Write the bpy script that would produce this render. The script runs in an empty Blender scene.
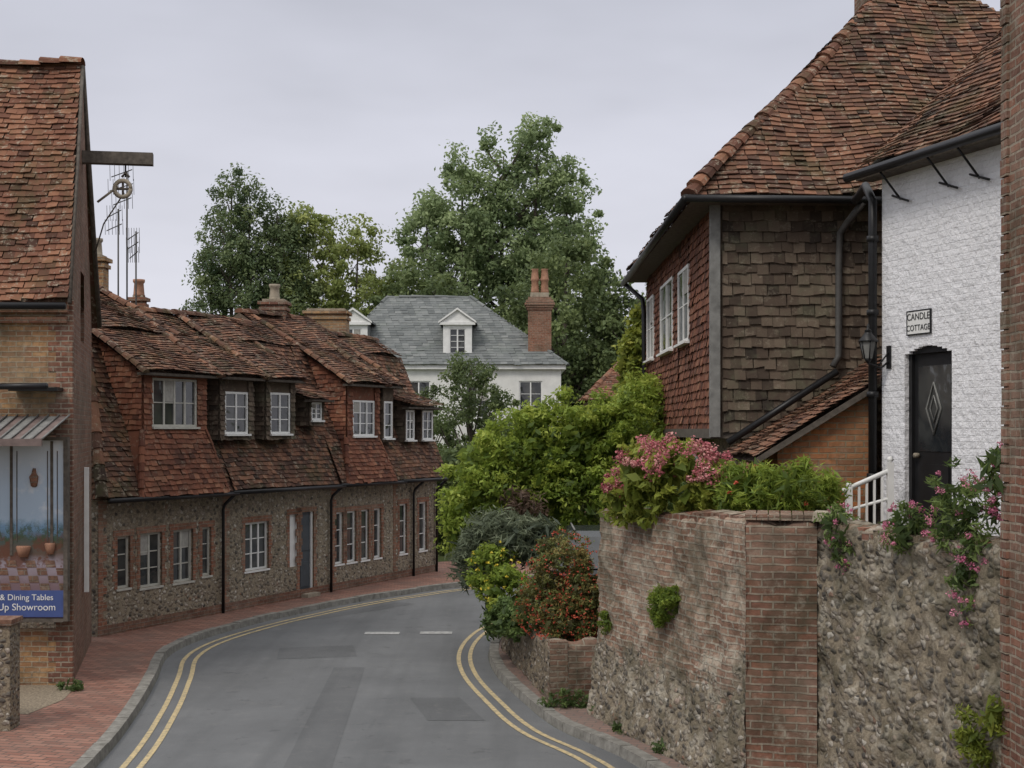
import bpy, math, random
import numpy as np
from mathutils import Vector, Matrix, noise
rng=np.random.default_rng(7); random.seed(7)
scene=bpy.context.scene
R_=math.radians

# ------------------------------------------------------------------ materials
class NT:
    def __init__(s,name,world=False):
        if world:
            s.t=world.node_tree
        else:
            s.m=bpy.data.materials.new(name); s.m.use_nodes=True; s.t=s.m.node_tree
            s.b=s.t.nodes['Principled BSDF']
    def n(s,typ,ins=None,**pr):
        nd=s.t.nodes.new('ShaderNode'+typ)
        for k,v in pr.items(): setattr(nd,k,v)
        for k,v in (ins or {}).items():
            if isinstance(v,bpy.types.NodeSocket): s.t.links.new(v,nd.inputs[k])
            else: nd.inputs[k].default_value=v
        return nd
    def link(s,a,b): s.t.links.new(a,b)
    def mix(s,f,a,b,blend='MIX'):
        nd=s.t.nodes.new('ShaderNodeMix'); nd.data_type='RGBA'; nd.blend_type=blend
        for i,v in ((0,f),(6,a),(7,b)):
            if isinstance(v,bpy.types.NodeSocket): s.t.links.new(v,nd.inputs[i])
            else: nd.inputs[i].default_value=(v if i==0 else (*v[:3],1))
        return nd.outputs[2]
    def ramp(s,f,stops,interp='LINEAR'):
        nd=s.t.nodes.new('ShaderNodeValToRGB'); s.t.links.new(f,nd.inputs[0])
        cr=nd.color_ramp; cr.interpolation=interp
        while len(cr.elements)<len(stops): cr.elements.new(0.5)
        for e,(p,c) in zip(cr.elements,stops):
            e.position=p; e.color=(c,c,c,1) if isinstance(c,(int,float)) else (*c[:3],1)
        return nd.outputs[0]
    def math(s,op,a,b=0.0,c=None):
        nd=s.t.nodes.new('ShaderNodeMath'); nd.operation=op
        for i,v in enumerate((a,b,c)):
            if v is None: continue
            if isinstance(v,bpy.types.NodeSocket): s.t.links.new(v,nd.inputs[i])
            else: nd.inputs[i].default_value=v
        return nd.outputs[0]
    def noise(s,vec,scale,detail=4,rough=.6):
        return s.n('TexNoise',{'Vector':vec,'Scale':scale,'Detail':min(detail,4),'Roughness':rough}).outputs[0]
    def obj(s): return s.n('TexCoord').outputs['Object']
    def uv(s): return s.n('UVMap',uv_map='UVMap').outputs[0]
    def bump(s,h,strength=.5,dist=.01):
        nd=s.n('Bump',{'Height':h,'Strength':strength,'Distance':dist}); s.link(nd.outputs[0],s.b.inputs['Normal'])
    def col(s,c): s.link(c,s.b.inputs['Base Color'])
    def rough(s,v,spec=.3): 
        s.b.inputs['Roughness'].default_value=v; s.b.inputs['Specular IOR Level'].default_value=spec

def m_plain(name,c,rough=.6,var=.25,metal=0,scale=6,spec=.3):
    t=NT(name); o=t.obj(); f=t.noise(o,scale,4)
    a=[x*(1-var) for x in c]; b=[min(1,x*(1+var)) for x in c]
    t.col(t.mix(t.ramp(f,[(.3,0.),(.7,1.)]),a,b)); t.rough(rough,spec); t.b.inputs['Metallic'].default_value=metal
    return t.m

def brick_nodes(t,c1,c2,mort,uv,o,w=.225,h=.075,ms=.008):
    d=t.n('VectorMath',{0:t.n('TexNoise',{'Vector':o,'Scale':5.,'Detail':2.}).outputs[1],3:.025},operation='SCALE').outputs[0]
    v=t.n('VectorMath',{0:uv,1:d},operation='ADD').outputs[0]
    br=t.n('TexBrick',{'Vector':v,'Color1':(*c1,1),'Color2':(*c2,1),'Mortar':(*mort,1),'Scale':1.,'Mortar Size':ms,'Mortar Smooth':.3,'Bias':-.05,'Brick Width':w,'Row Height':h})
    n1=t.noise(o,1.3,4); n2=t.noise(o,13,4,.7)
    c=t.mix(t.math('MULTIPLY',t.ramp(n2,[(.42,0.),(.72,1.)]),.7),br.outputs[0],[x*.35 for x in c1])
    c=t.mix(t.math('MULTIPLY',t.ramp(n1,[(.45,0.),(.75,1.)]),.5),c,mort)
    hgt=t.math('ADD',t.math('MULTIPLY',br.outputs[1],-1.),t.math('MULTIPLY',n2,.9))
    return c,hgt
def m_brick(name,c1,c2,mort,moss=0,lich=.3,**k):
    t=NT(name); o=t.obj(); uv=t.uv()
    c,h=brick_nodes(t,c1,c2,mort,uv,o,**k)
    st=t.ramp(t.noise(o,.9,4,.7),[(.45,0.),(.70,1.)])
    c=t.mix(t.math('MULTIPLY',st,.55+moss),c,(.068,.064,.042))
    c=t.mix(t.math('MULTIPLY',t.ramp(t.noise(o,4.3,4,.8),[(.54,0.),(.7,1.)]),lich),c,(.38,.35,.28))
    t.col(c); t.rough(.9,.2); t.bump(h,.9,.014); return t.m
def flint_nodes(t,o,scale=11,mort=(.25,.21,.16),stops=None):
    dd=t.n('VectorMath',{0:t.n('TexNoise',{'Vector':o,'Scale':9.,'Detail':2.}).outputs[1],3:.08},operation='SCALE').outputs[0]
    v=t.n('VectorMath',{0:o,1:dd},operation='ADD').outputs[0]
    v=t.n('Mapping',{'Vector':v,'Scale':(1.,1.,1.25)}).outputs[0]
    vo=t.n('TexVoronoi',{'Vector':v,'Scale':float(scale),'Randomness':.95})
    ds=vo.outputs['Distance']
    sep=t.n('SeparateColor',{0:vo.outputs['Color']}).outputs[0]
    st=t.ramp(sep,stops or [(0,(.055,.052,.05)),(.2,(.13,.12,.105)),(.5,(.24,.205,.165)),(.75,(.34,.30,.245)),(.92,(.52,.49,.43)),(1,(.24,.13,.085))])
    fine=t.noise(o,34,4,.75)
    st=t.mix(t.math('MULTIPLY',t.ramp(fine,[(.4,0.),(.7,1.)]),.55),st,(.10,.085,.068))
    mc=t.mix(t.ramp(fine,[(.35,0.),(.65,1.)]),mort,[x*.5 for x in mort])
    m=t.ramp(t.math('ADD',ds,t.math('MULTIPLY',t.math('SUBTRACT',fine,.5),.25)),[(.40,1.),(.52,0.)])
    c=t.mix(m,mc,st)
    c=t.mix(t.math('MULTIPLY',t.ramp(ds,[(.42,0.),(.52,1.),(.62,.0)]),.35),c,(.04,.035,.03))
    h=t.math('ADD',t.ramp(ds,[(.15,1.),(.55,0.)]),t.math('MULTIPLY',fine,.6))
    return c,h
def m_flint(name,scale=11,mort=(.25,.21,.16),stain=.5,stops=None):
    t=NT(name); o=t.obj(); c,h=flint_nodes(t,o,scale,mort,stops)
    st=t.ramp(t.noise(o,.8,4,.7),[(.42,0.),(.72,1.)])
    c=t.mix(t.math('MULTIPLY',st,stain),c,(.10,.07,.045))
    t.col(c); t.rough(.9,.15); t.bump(h,.9,.022); return t.m
def m_oldwall(name,zsplit):
    t=NT(name); o=t.obj(); uv=t.uv()
    cb,hb=brick_nodes(t,(.23,.13,.09),(.37,.26,.19),(.37,.325,.26),uv,o,ms=.013)
    cf,hf=flint_nodes(t,o,12,(.31,.26,.19))
    z=t.n('SeparateXYZ',{0:o}).outputs[2]
    f=t.ramp(t.math('ADD',t.math('MULTIPLY',t.math('SUBTRACT',z,zsplit),.45),t.noise(o,1.5,4,.75)),[(.46,0.),(.54,1.)])
    c=t.mix(f,cf,cb)
    h=t.math('ADD',t.math('MULTIPLY',hb,f),t.math('MULTIPLY',hf,t.math('SUBTRACT',1.,f)))
    li=t.ramp(t.noise(o,3.1,4,.8),[(.50,0.),(.62,1.)])
    c=t.mix(t.math('MULTIPLY',li,.55),c,(.47,.43,.35))
    dk=t.ramp(t.noise(o,1.1,4,.8),[(.47,0.),(.62,1.)])
    c=t.mix(t.math('MULTIPLY',dk,.62),c,(.07,.064,.040))
    t.col(c); t.rough(.92,.15); t.bump(h,1.,.022); return t.m
def m_tiles(name,stops,moss=.4,lich=.35,mosscol=(.06,.065,.03)):
    t=NT(name); o=t.obj(); a=t.n('Attribute',attribute_name='tint').outputs['Fac']
    f=t.math('ADD',t.math('MULTIPLY',a,.85),t.math('MULTIPLY',t.math('SUBTRACT',t.noise(o,.8,4,.7),.35),.9))
    c=t.ramp(f,stops)
    c=t.mix(t.math('MULTIPLY',t.noise(o,60,2),.45),c,[x*.4 for x in stops[0][1]])
    ms=t.ramp(t.noise(o,1.3,4,.8),[(.5,0.),(.64,1.)])
    c=t.mix(t.math('MULTIPLY',ms,moss),c,mosscol)
    sp=t.ramp(t.noise(o,8,4,.8),[(.56,0.),(.63,1.)])
    c=t.mix(t.math('MULTIPLY',sp,lich),c,(.38,.34,.26))
    t.col(c); t.rough(.88,.15); return t.m
def m_leaf(name,stops,transl=.3,k=1.):
    t=NT(name); a=t.n('Attribute',attribute_name='tint').outputs['Fac']
    stops=[(p,tuple(x*k for x in c)) for p,c in stops]
    c=t.ramp(a,stops); t.col(c); t.rough(.55,.25)
    tr=t.n('BsdfTranslucent',{'Color':t.mix(.5,c,[min(1,x*1.3) for x in stops[-1][1]])})
    mx=t.n('MixShader',{0:transl,1:t.b.outputs[0],2:tr.outputs[0]})
    out=[n for n in t.t.nodes if n.type=='OUTPUT_MATERIAL'][0]; t.link(mx.outputs[0],out.inputs[0]); return t.m

M={}
M['brick_red']=m_brick('brick_red',(.25,.10,.062),(.34,.17,.11),(.31,.26,.20))
M['brick_dark']=m_brick('brick_dark',(.17,.08,.055),(.26,.14,.095),(.25,.20,.16),moss=.05)
M['brick_old']=m_brick('brick_old',(.27,.12,.078),(.15,.072,.054),(.32,.27,.21),moss=.25,lich=.45,ms=.012)
M['brick_orange']=m_brick('brick_orange',(.44,.17,.065),(.26,.10,.05),(.28,.22,.14),ms=.010)
M['brick_yellow']=m_brick('brick_yellow',(.46,.27,.13),(.22,.10,.06),(.38,.31,.22),moss=.1,lich=.4,ms=.011)
FST=[(0,(.08,.075,.07)),(.2,(.18,.16,.13)),(.5,(.31,.26,.20)),(.75,(.40,.355,.285)),(.92,(.56,.52,.45)),(1,(.26,.15,.095))]
M['flint']=m_flint('flint_wall_mat',11,(.38,.32,.235),.35,FST)
M['flint_near']=m_flint('flint_near_mat',13,(.30,.25,.18),.5)
M['oldwall']=m_oldwall('old_wall_mat',1.15)
M['oldwall_b']=m_oldwall('old_wall_b_mat',2.9)
M['roof']=m_tiles('roof_tile_mat',[(0.1,(.046,.030,.024)),(.4,(.105,.058,.043)),(.65,(.175,.088,.058)),(.95,(.28,.14,.086))],.5,.45)
M['roof_red']=m_tiles('roof_tile_red_mat',[(0.1,(.07,.037,.027)),(.4,(.145,.067,.045)),(.65,(.21,.095,.06)),(.95,(.31,.15,.09))],.45,.5)
M['hung_red']=m_tiles('hung_tile_red_mat',[(0.1,(.09,.040,.03)),(.4,(.18,.073,.047)),(.7,(.26,.105,.063)),(.95,(.34,.165,.10))],.4,.25,(.075,.055,.04))
M['hung_brown']=m_tiles('hung_tile_brown_mat',[(0.1,(.045,.036,.029)),(.5,(.105,.077,.058)),(.95,(.20,.155,.115))],.45,.2,(.13,.13,.085))
M['slate']=m_tiles('slate_mat',[(0.1,(.12,.13,.13)),(.5,(.17,.182,.18)),(.95,(.24,.25,.245))],.35,.1,(.14,.16,.14))
M['white']=m_plain('white_paint',(.72,.72,.70),.5,.08)
M['render']=m_plain('white_render',(.70,.70,.67),.85,.12,scale=2)
M['cream']=m_plain('cream_paint',(.46,.45,.40),.6,.15)
M['black']=m_plain('black_iron',(.014,.014,.015),.4,.2)
M['greypipe']=m_plain('grey_pipe',(.07,.068,.065),.6,.2)
M['post']=m_plain('weathered_post',(.19,.19,.18),.8,.3)
M['wood']=m_plain('weathered_wood',(.10,.085,.07),.85,.35,scale=12)
M['blue_door']=m_plain('slate_blue_door',(.055,.065,.075),.5,.15)
M['pot']=m_plain('clay_pot',(.32,.17,.11),.8,.3)
M['awning']=m_plain('awning_brown',(.16,.12,.11),.7,.3)
M['stonecap']=m_plain('stone_cap',(.30,.26,.20),.9,.35)
M['soil']=m_plain('soil',(.08,.06,.045),.95,.4)
M['gravel']=m_plain('gravel_dirt',(.22,.18,.13),.95,.5,scale=30)
M['bark']=m_plain('bark',(.09,.075,.06),.95,.35,scale=20)
M['dark']=m_plain('interior_dark',(.012,.012,.013),.9,.2)
M['cloth']=m_plain('curtain_cloth',(.34,.33,.30),.9,.2,scale=14)
def glass():
    t=NT('window_glass'); o=t.obj()
    t.col(t.ramp(t.noise(o,1.7,2),[(.40,(.018,.021,.024)),(.62,(.06,.062,.06))]))
    t.rough(.06,.7); t.bump(t.noise(o,2.5,2),.25,.03); return t.m
M['glass']=glass()
def whitewash():
    t=NT('whitewashed_brick'); o=t.obj(); uv=t.uv()
    c,h=brick_nodes(t,(.76,.76,.78),(.82,.82,.84),(.74,.74,.76),uv,o,ms=.008)
    n=t.noise(o,2.2,4,.75)
    c=t.mix(t.ramp(n,[(.3,1.),(.6,.0)]),(.80,.80,.82),(.72,.72,.735))
    c=t.mix(t.math('MULTIPLY',t.ramp(t.noise(o,9,4,.8),[(.58,0.),(.75,1.)]),.4),c,(.42,.40,.37))
    t.col(c); t.rough(.75,.3); t.bump(t.math('ADD',t.math('MULTIPLY',h,.6),t.math('MULTIPLY',t.noise(o,11,4),3.)),.8,.016); return t.m
M['whitewash']=whitewash()
def asphalt(name,k=1.):
    t=NT(name); o=t.obj()
    n1=t.noise(o,.6,4,.7); n2=t.noise(o,60,4,.85)
    c=t.ramp(n1,[(.3,(.070*k,.075*k,.079*k)),(.5,(.096*k,.102*k,.107*k)),(.72,(.130*k,.136*k,.140*k))])
    c=t.mix(t.ramp(n2,[(.3,0.),(.75,.6)]),c,(.21*k,.21*k,.21*k))
    mp=t.n('Mapping',{'Vector':o,'Rotation':(0,0,-.1),'Scale':(1.6,.10,1.)}).outputs[0]
    c=t.mix(t.math('MULTIPLY',t.ramp(t.noise(mp,1.,3),[(.46,0.),(.66,1.)]),.35),c,(.06*k,.063*k,.065*k))
    c=t.mix(t.math('MULTIPLY',t.ramp(t.noise(o,3.5,4,.8),[(.56,0.),(.72,1.)]),.35),c,(.20,.195,.185))
    c=t.mix(t.math('MULTIPLY',t.ramp(t.noise(o,1.9,4,.85),[(.60,0.),(.66,1.)]),.4),c,(.05,.05,.05))
    t.col(c); t.rough(.72,.35); t.bump(n2,.7,.008); return t.m
M['asphalt']=asphalt('asphalt_mat'); M['asphalt_dark']=asphalt('asphalt_repair_mat',.8)
def paint(name,c):
    t=NT(name); o=t.obj()
    w=t.ramp(t.noise(o,11,4,.8),[(.42,0.),(.62,1.)])
    t.col(t.mix(t.math('MULTIPLY',w,.65),c,(.14,.14,.13))); t.rough(.7,.3); return t.m
M['yellow']=paint('yellow_line_paint',(.52,.41,.22))
M['whiteline']=paint('white_line_paint',(.40,.40,.39))
def paving(name,k=1.,grey=0.):
    t=NT(name); o=t.obj()
    mp=t.n('Mapping',{'Vector':o,'Rotation':(0,0,.25)}).outputs[0]
    br=t.n('TexBrick',{'Vector':mp,'Color1':(.20,.09,.065,1),'Color2':(.32,.165,.12,1),'Mortar':(.08,.065,.055,1),'Scale':1.,'Mortar Size':.009,'Brick Width':.24,'Row Height':.12,'Bias':0.})
    c=t.mix(t.math('MULTIPLY',t.ramp(t.noise(o,1.2,4,.75),[(.4,0.),(.68,1.)]),.6),br.outputs[0],(.15,.11,.09))
    if grey: c=t.mix(grey,c,(.17,.16,.145))
    t.col(c); t.rough(.8,.3); t.bump(t.math('MULTIPLY',br.outputs[1],-1.),.6,.008); return t.m
M['paving']=paving('brick_paving_mat'); M['paving_grey']=paving('worn_paving_mat',grey=.45)
def kerbm():
    t=NT('kerb_stone'); o=t.obj()
    c=t.ramp(t.noise(o,7,4,.7),[(.3,(.12,.115,.10)),(.7,(.27,.26,.235))])
    t.col(c); t.rough(.85,.25); t.bump(t.noise(o,30,4),.6,.01); return t.m
M['kerb']=kerbm()
def grass():
    t=NT('grass_ground'); o=t.obj()
    t.col(t.ramp(t.noise(o,1.3,4,.7),[(.3,(.035,.05,.018)),(.6,(.07,.09,.03)),(.8,(.11,.10,.05))])); t.rough(.95,.1); return t.m
M['grass']=grass()
M['leaf_dark']=m_leaf('leaf_dark',[(0,(.022,.034,.014)),(.5,(.060,.082,.032)),(1,(.11,.135,.052))],.35,1.75)
M['leaf_mid']=m_leaf('leaf_mid',[(0,(.028,.045,.015)),(.5,(.060,.095,.030)),(1,(.11,.15,.045))],.35,1.5)
M['leaf_light']=m_leaf('leaf_light',[(0,(.09,.12,.035)),(.5,(.17,.205,.065)),(1,(.27,.29,.10))],.4,1.4)
M['leaf_bright']=m_leaf('leaf_bright',[(0,(.045,.075,.013)),(.35,(.12,.175,.028)),(.65,(.20,.27,.042)),(1,(.33,.38,.075))],.4,1.25)
M['leaf_lime']=m_leaf('leaf_lime',[(0,(.07,.10,.015)),(.5,(.22,.26,.04)),(1,(.40,.41,.09))],.35,1.1)
M['leaf_grey']=m_leaf('leaf_grey',[(0,(.05,.065,.045)),(.5,(.12,.145,.09)),(1,(.20,.225,.15))],.3,1.3)
M['leaf_poplar']=m_leaf('leaf_poplar',[(0,(.05,.075,.036)),(.5,(.115,.15,.07)),(1,(.20,.24,.12))],.4,1.8)
M['leaf_conifer']=m_leaf('leaf_conifer',[(0,(.03,.05,.025)),(.5,(.075,.10,.045)),(1,(.13,.155,.07))],.35,1.8)
M['leaf_brown']=m_leaf('leaf_brown',[(0,(.06,.04,.03)),(1,(.22,.15,.11))])
M['leaf_rust']=m_leaf('leaf_rust',[(0,(.05,.05,.02)),(.5,(.11,.14,.04)),(1,(.24,.17,.06))],.3,1.2)
M['fl_red']=m_leaf('flower_red',[(0,(.30,.035,.02)),(1,(.60,.12,.07))],.15)
M['fl_pink']=m_leaf('flower_pink',[(0,(.24,.045,.06)),(.5,(.46,.13,.16)),(1,(.60,.34,.30))],.15)
M['fl_mag']=m_leaf('flower_magenta',[(0,(.42,.10,.20)),(1,(.72,.30,.40))],.15)
M['fl_yel']=m_leaf('flower_yellow',[(0,(.6,.45,.03)),(1,(.8,.7,.12))],.15)

# ------------------------------------------------------------------ mesh tools
class MB:
    def __init__(s): s.ch=[]; s.n=0; s.mats=[]
    def mi(s,m):
        if m not in s.mats: s.mats.append(m)
        return s.mats.index(m)
    def add(s,V,F,mat,tint=None,T=None,smooth=False):
        V=np.asarray(V,float).reshape(-1,3)
        if tint is None: tint=np.full(len(V),.5)
        s.ch.append((V,[tuple(i+s.n for i in f) for f in F],s.mi(mat),np.asarray(tint,float),T,smooth)); s.n+=len(V)
    def poly(s,P,mat,tint=.5): s.add(P,[tuple(range(len(P)))],mat,np.full(len(P),tint))
    def hexa(s,c,mat,T=None):
        s.add(c,[(0,3,2,1),(4,5,6,7),(0,1,5,4),(1,2,6,5),(2,3,7,6),(3,0,4,7)],mat,T=T)
    def box(s,x0,x1,y0,y1,z0,z1,mat):
        s.hexa([(x0,y0,z0),(x1,y0,z0),(x1,y1,z0),(x0,y1,z0),(x0,y0,z1),(x1,y0,z1),(x1,y1,z1),(x0,y1,z1)],mat)
    def boxf(s,F,s0,s1,d0,d1,z0,z1,mat):
        s.hexa([F(s0,d0,z0),F(s1,d0,z0),F(s1,d1,z0),F(s0,d1,z0),F(s0,d0,z1),F(s1,d0,z1),F(s1,d1,z1),F(s0,d1,z1)],mat)
    def prism(s,pts,z0,z1,mat,top=None):
        n=len(pts)
        s.add([(x,y,z1) for x,y in pts],[tuple(range(n))],top or mat)
        s.add([(x,y,z0) for x,y in pts]+[(x,y,z1) for x,y in pts],[(i,(i+1)%n,n+(i+1)%n,n+i) for i in range(n)],mat)
    def tube(s,pts,r,mat,k=8,r1=None,cap=True):
        pts=[Vector(p) for p in pts]; n=len(pts); V=[];F=[]
        for i,p in enumerate(pts):
            d=(pts[min(i+1,n-1)]-pts[max(i-1,0)])
            if d.length<1e-6: d=pts[1]-pts[0]
            d.normalize()
            a=d.orthogonal().normalized() if i==0 else (a-d*a.dot(d)).normalized()
            b=d.cross(a); rr=r if r1 is None else r+(r1-r)*i/(n-1)
            for j in range(k):
                th=2*math.pi*j/k; V.append(tuple(p+(a*math.cos(th)+b*math.sin(th))*rr))
        for i in range(n-1):
            for j in range(k): F.append((i*k+j,i*k+(j+1)%k,(i+1)*k+(j+1)%k,(i+1)*k+j))
        if cap: F.append(tuple(range(k))[::-1]); F.append(tuple((n-1)*k+j for j in range(k)))
        s.add(V,F,mat,smooth=True)
    def lathe(s,c,prof,mat,k=12,sq=False):
        V=[];F=[]
        for r,z in prof:
            for j in range(k):
                th=2*math.pi*(j+.5)/k; V.append((c[0]+r*math.cos(th),c[1]+r*math.sin(th),c[2]+z))
        for i in range(len(prof)-1):
            for j in range(k): F.append((i*k+j,i*k+(j+1)%k,(i+1)*k+(j+1)%k,(i+1)*k+j))
        F.append(tuple(range(k))[::-1]); F.append(tuple((len(prof)-1)*k+j for j in range(k)))
        s.add(V,F,mat,smooth=not sq)
    def build(s,name,parent=None,uv=True):
        V=np.vstack([c[0] for c in s.ch]); F=[f for c in s.ch for f in c[1]]
        me=bpy.data.meshes.new(name); me.from_pydata(V.tolist(),[],F)
        for m in s.mats: me.materials.append(M[m])
        mi=np.concatenate([np.full(len(c[1]),c[2]) for c in s.ch]).astype(np.int32)
        me.polygons.foreach_set('material_index',mi)
        sm=np.concatenate([np.full(len(c[1]),c[5]) for c in s.ch]).astype(bool)
        me.polygons.foreach_set('use_smooth',sm)
        a=me.attributes.new('tint','FLOAT','POINT'); a.data.foreach_set('value',np.concatenate([c[3] for c in s.ch]).astype(np.float32))
        if uv:
            u=me.uv_layers.new(name='UVMap'); buf=np.zeros(len(me.loops)*2)
            Ts=[c[4] for c in s.ch for _ in c[1]]
            for p,T in zip(me.polygons,Ts):
                n=p.normal
                if T is not None: t=Vector(T); w=Vector((0,0,1))
                elif abs(n.z)>.95: t=Vector((1,0,0)); w=Vector((0,1,0))
                else:
                    t=Vector((-n.y,n.x,0)).normalized(); w=n.cross(t).normalized()
                    if w.z<0: w=-w
                for li in p.loop_indices:
                    co=V[me.loops[li].vertex_index]; buf[2*li]=co[0]*t.x+co[1]*t.y+co[2]*t.z; buf[2*li+1]=co[0]*w.x+co[1]*w.y+co[2]*w.z
            u.data.foreach_set('uv',buf)
        me.update(); o=bpy.data.objects.new(name,me); scene.collection.objects.link(o)
        if parent: attach(o,parent)
        return o
def attach(o,p):
    o.parent=p; o.matrix_parent_inverse=Matrix.Translation(-Vector(p.location))
def empty(name,loc):
    e=bpy.data.objects.new(name,None); e.location=loc; e.empty_display_size=.5; scene.collection.objects.link(e); return e
def frame(o,sd,out):
    l=math.hypot(*sd); sd=(sd[0]/l,sd[1]/l); l=math.hypot(*out); out=(out[0]/l,out[1]/l)
    return lambda s,d,z:(o[0]+sd[0]*s+out[0]*d,o[1]+sd[1]*s+out[1]*d,z)
def wall(mb,F,s0,s1,z0,z1,ops,mat,d=0.,dep=.14):
    xs=sorted({s0,s1,*[v for o in ops for v in o[:2]]}); zs=sorted({z0,z1,*[v for o in ops for v in o[2:4]]})
    for a,b in zip(xs,xs[1:]):
        for c,e in zip(zs,zs[1:]):
            cx,cz=(a+b)/2,(c+e)/2
            if any(o[0]<cx<o[1] and o[2]<cz<o[3] for o in ops): continue
            mb.poly([F(a,d,c),F(b,d,c),F(b,d,e),F(a,d,e)],mat)
    for o in ops:
        a,b,c,e=o[:4]
        for P,Q in (((a,c),(a,e)),((b,c),(b,e)),((a,c),(b,c)),((a,e),(b,e))):
            mb.poly([F(P[0],d,P[1]),F(Q[0],d,Q[1]),F(Q[0],d-dep,Q[1]),F(P[0],d-dep,P[1])],mat)
def window(mb,F,s0,s1,z0,z1,d,cols,rows,fm='white',b=.055,sill=True):
    mb.boxf(F,s0,s0+b,d-.05,d,z0,z1,fm); mb.boxf(F,s1-b,s1,d-.05,d,z0,z1,fm)
    mb.boxf(F,s0+b,s1-b,d-.05,d-.002,z0,z0+b,fm); mb.boxf(F,s0+b,s1-b,d-.05,d-.002,z1-b,z1,fm)
    W=(s1-s0-2*b)/cols
    for i in range(1,cols): 
        x=s0+b+W*i; mb.boxf(F,x-b*.5,x+b*.5,d-.048,d-.004,z0+b,z1-b,fm)
    Hh=(z1-z0-2*b)/rows
    for i in range(cols):
        x0=s0+b+W*i
        for j in range(1,rows): 
            z=z0+b+Hh*j; mb.boxf(F,x0+b*.4,x0+W-b*.4,d-.04,d-.012,z-.010,z+.010,fm)
        tl=random.uniform(-.012,.012)
        mb.add([F(x0,d-.03+tl,z0+b),F(x0+W,d-.03-tl,z0+b),F(x0+W,d-.03-tl,z1-b),F(x0,d-.03+tl,z1-b)],[(0,1,2,3)],'glass')
        if random.random()<.3:   # part-drawn blind or curtain close behind the pane
            hh=z1-b-(z1-z0)*random.uniform(.2,.5); q=.026-abs(tl)*0
            mb.add([F(x0+.02,d-.030+.016,hh),F(x0+W-.02,d-.030+.016,hh),F(x0+W-.02,d-.030+.016,z1-b),F(x0+.02,d-.030+.016,z1-b)],[(0,1,2,3)],'cloth')
    if sill: mb.boxf(F,s0-.03,s1+.03,d-.06,d+.07,z0-.04,z0-.001,fm)
def tiles(mb,poly,mat,w=.165,g=.1,lift=.024,sag=.04,ref=(0,15,3.8),tb=0.,under=True,amp=1.):
    P=np.array(poly,float); c=P.mean(0); n=np.zeros(3)
    for i in range(len(P)): n+=np.cross(P[i]-c,P[(i+1)%len(P)]-c)
    if np.linalg.norm(n)<1e-4: return
    n/=np.linalg.norm(n)
    if (abs(n[2])>.15 and n[2]<0) or (abs(n[2])<=.15 and np.dot(n,np.array(ref)-c)<0): n=-n
    V=np.array([0,0,1.])-n*n[2]; V/=np.linalg.norm(V); U=np.cross(V,n)
    uv=np.c_[(P-c)@U,(P-c)@V]; vmin,vmax=uv[:,1].min(),uv[:,1].max()
    ph=random.random()*6; vs=[];ts=[]
    for r in range(int(math.ceil((vmax-vmin)/g))):
        v0=vmin+r*g; vc=min(v0+g*.5,vmax-1e-4); xs=[]
        for i in range(len(uv)):
            a,b=uv[i],uv[(i+1)%len(uv)]
            if (a[1]-vc)*(b[1]-vc)<0: xs.append(a[0]+(b[0]-a[0])*(vc-a[1])/(b[1]-a[1]))
        if len(xs)<2: continue
        ua,ub=min(xs),max(xs); off=(r%2)*.5*w+ rng.normal()*.01
        k=np.arange(int((ub-ua)/w)+3); u0=ua-off-w*.5+k*w+rng.normal(0,.005,len(k)); u1=u0+w-.004
        u0=np.clip(u0,ua,ub); u1=np.clip(u1,ua,ub); ok=(u1-u0)>.02; u0=u0[ok];u1=u1[ok]; m=len(u0)
        if not m: continue
        dv=rng.normal(0,.007,m)*amp; rot=rng.normal(0,.005,m)*amp; li=lift+np.abs(rng.normal(0,.008,m))*amp
        slip=rng.random(m)<.012; dv[slip]-=.035
        v1=min(v0+g*1.2,vmax+.02)
        Q=np.zeros((m,6,3))
        Q[:,0]=np.c_[u0,v0+dv+rot,li]; Q[:,1]=np.c_[u1,v0+dv-rot,li+rng.normal(0,.004,m)]; Q[:,2]=np.c_[u1,np.full(m,v1),np.full(m,.004)]; Q[:,3]=np.c_[u0,np.full(m,v1),np.full(m,.004)]
        Q[:,4]=Q[:,0]-[0,0,.018]; Q[:,5]=Q[:,1]-[0,0,.018]
        Q[:,:,2]+=sag*(np.sin(Q[:,:,0]*1.1+ph)*np.cos(Q[:,:,1]*1.4+ph)+.5*np.sin(Q[:,:,0]*2.7+ph*2))
        vs.append(Q); ts.append(np.repeat(np.clip(rng.normal(.5+tb,.24,m),0,1),6))
    if not vs: return
    Q=np.concatenate(vs).reshape(-1,3); W=c+Q[:,:1]*U+Q[:,1:2]*V+Q[:,2:3]*n
    N=len(W)//6; F=[]
    for i in range(N): k=6*i; F+= [(k,k+1,k+2,k+3),(k+4,k+5,k+1,k)]
    mb.add(W,F,mat,np.concatenate(ts))
    if under: mb.poly((P-n*(sag*1.5+.012)).tolist(),mat,.1)
def ridge(mb,a,b,mat,r=.12,seg=.32):
    a=Vector(a);b=Vector(b);L=(b-a).length;d=(b-a).normalized(); side=d.cross(Vector((0,0,1))).normalized(); up=side.cross(d)
    n=max(1,int(L/seg))
    for i in range(n):
        p=a+d*(L*i/n); q=a+d*(L*(i+1)/n+.02); V=[]; j=random.gauss(0,.008)+.03*math.sin(i*seg*1.3); rr=r*random.uniform(.9,1.1)
        for e,rad in ((p,rr*1.12),(q,rr*.88)):
            for t in range(6):
                th=math.pi*t/5; V.append(tuple(e+side*math.cos(th)*rad+up*(math.sin(th)*rad*.8-.04+j)))
        F=[(t,t+1,7+t,6+t) for t in range(5)]+[tuple(range(6))]
        mb.add(V,F,mat,np.full(12,np.clip(random.gauss(.45,.28),0,1)))

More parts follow.
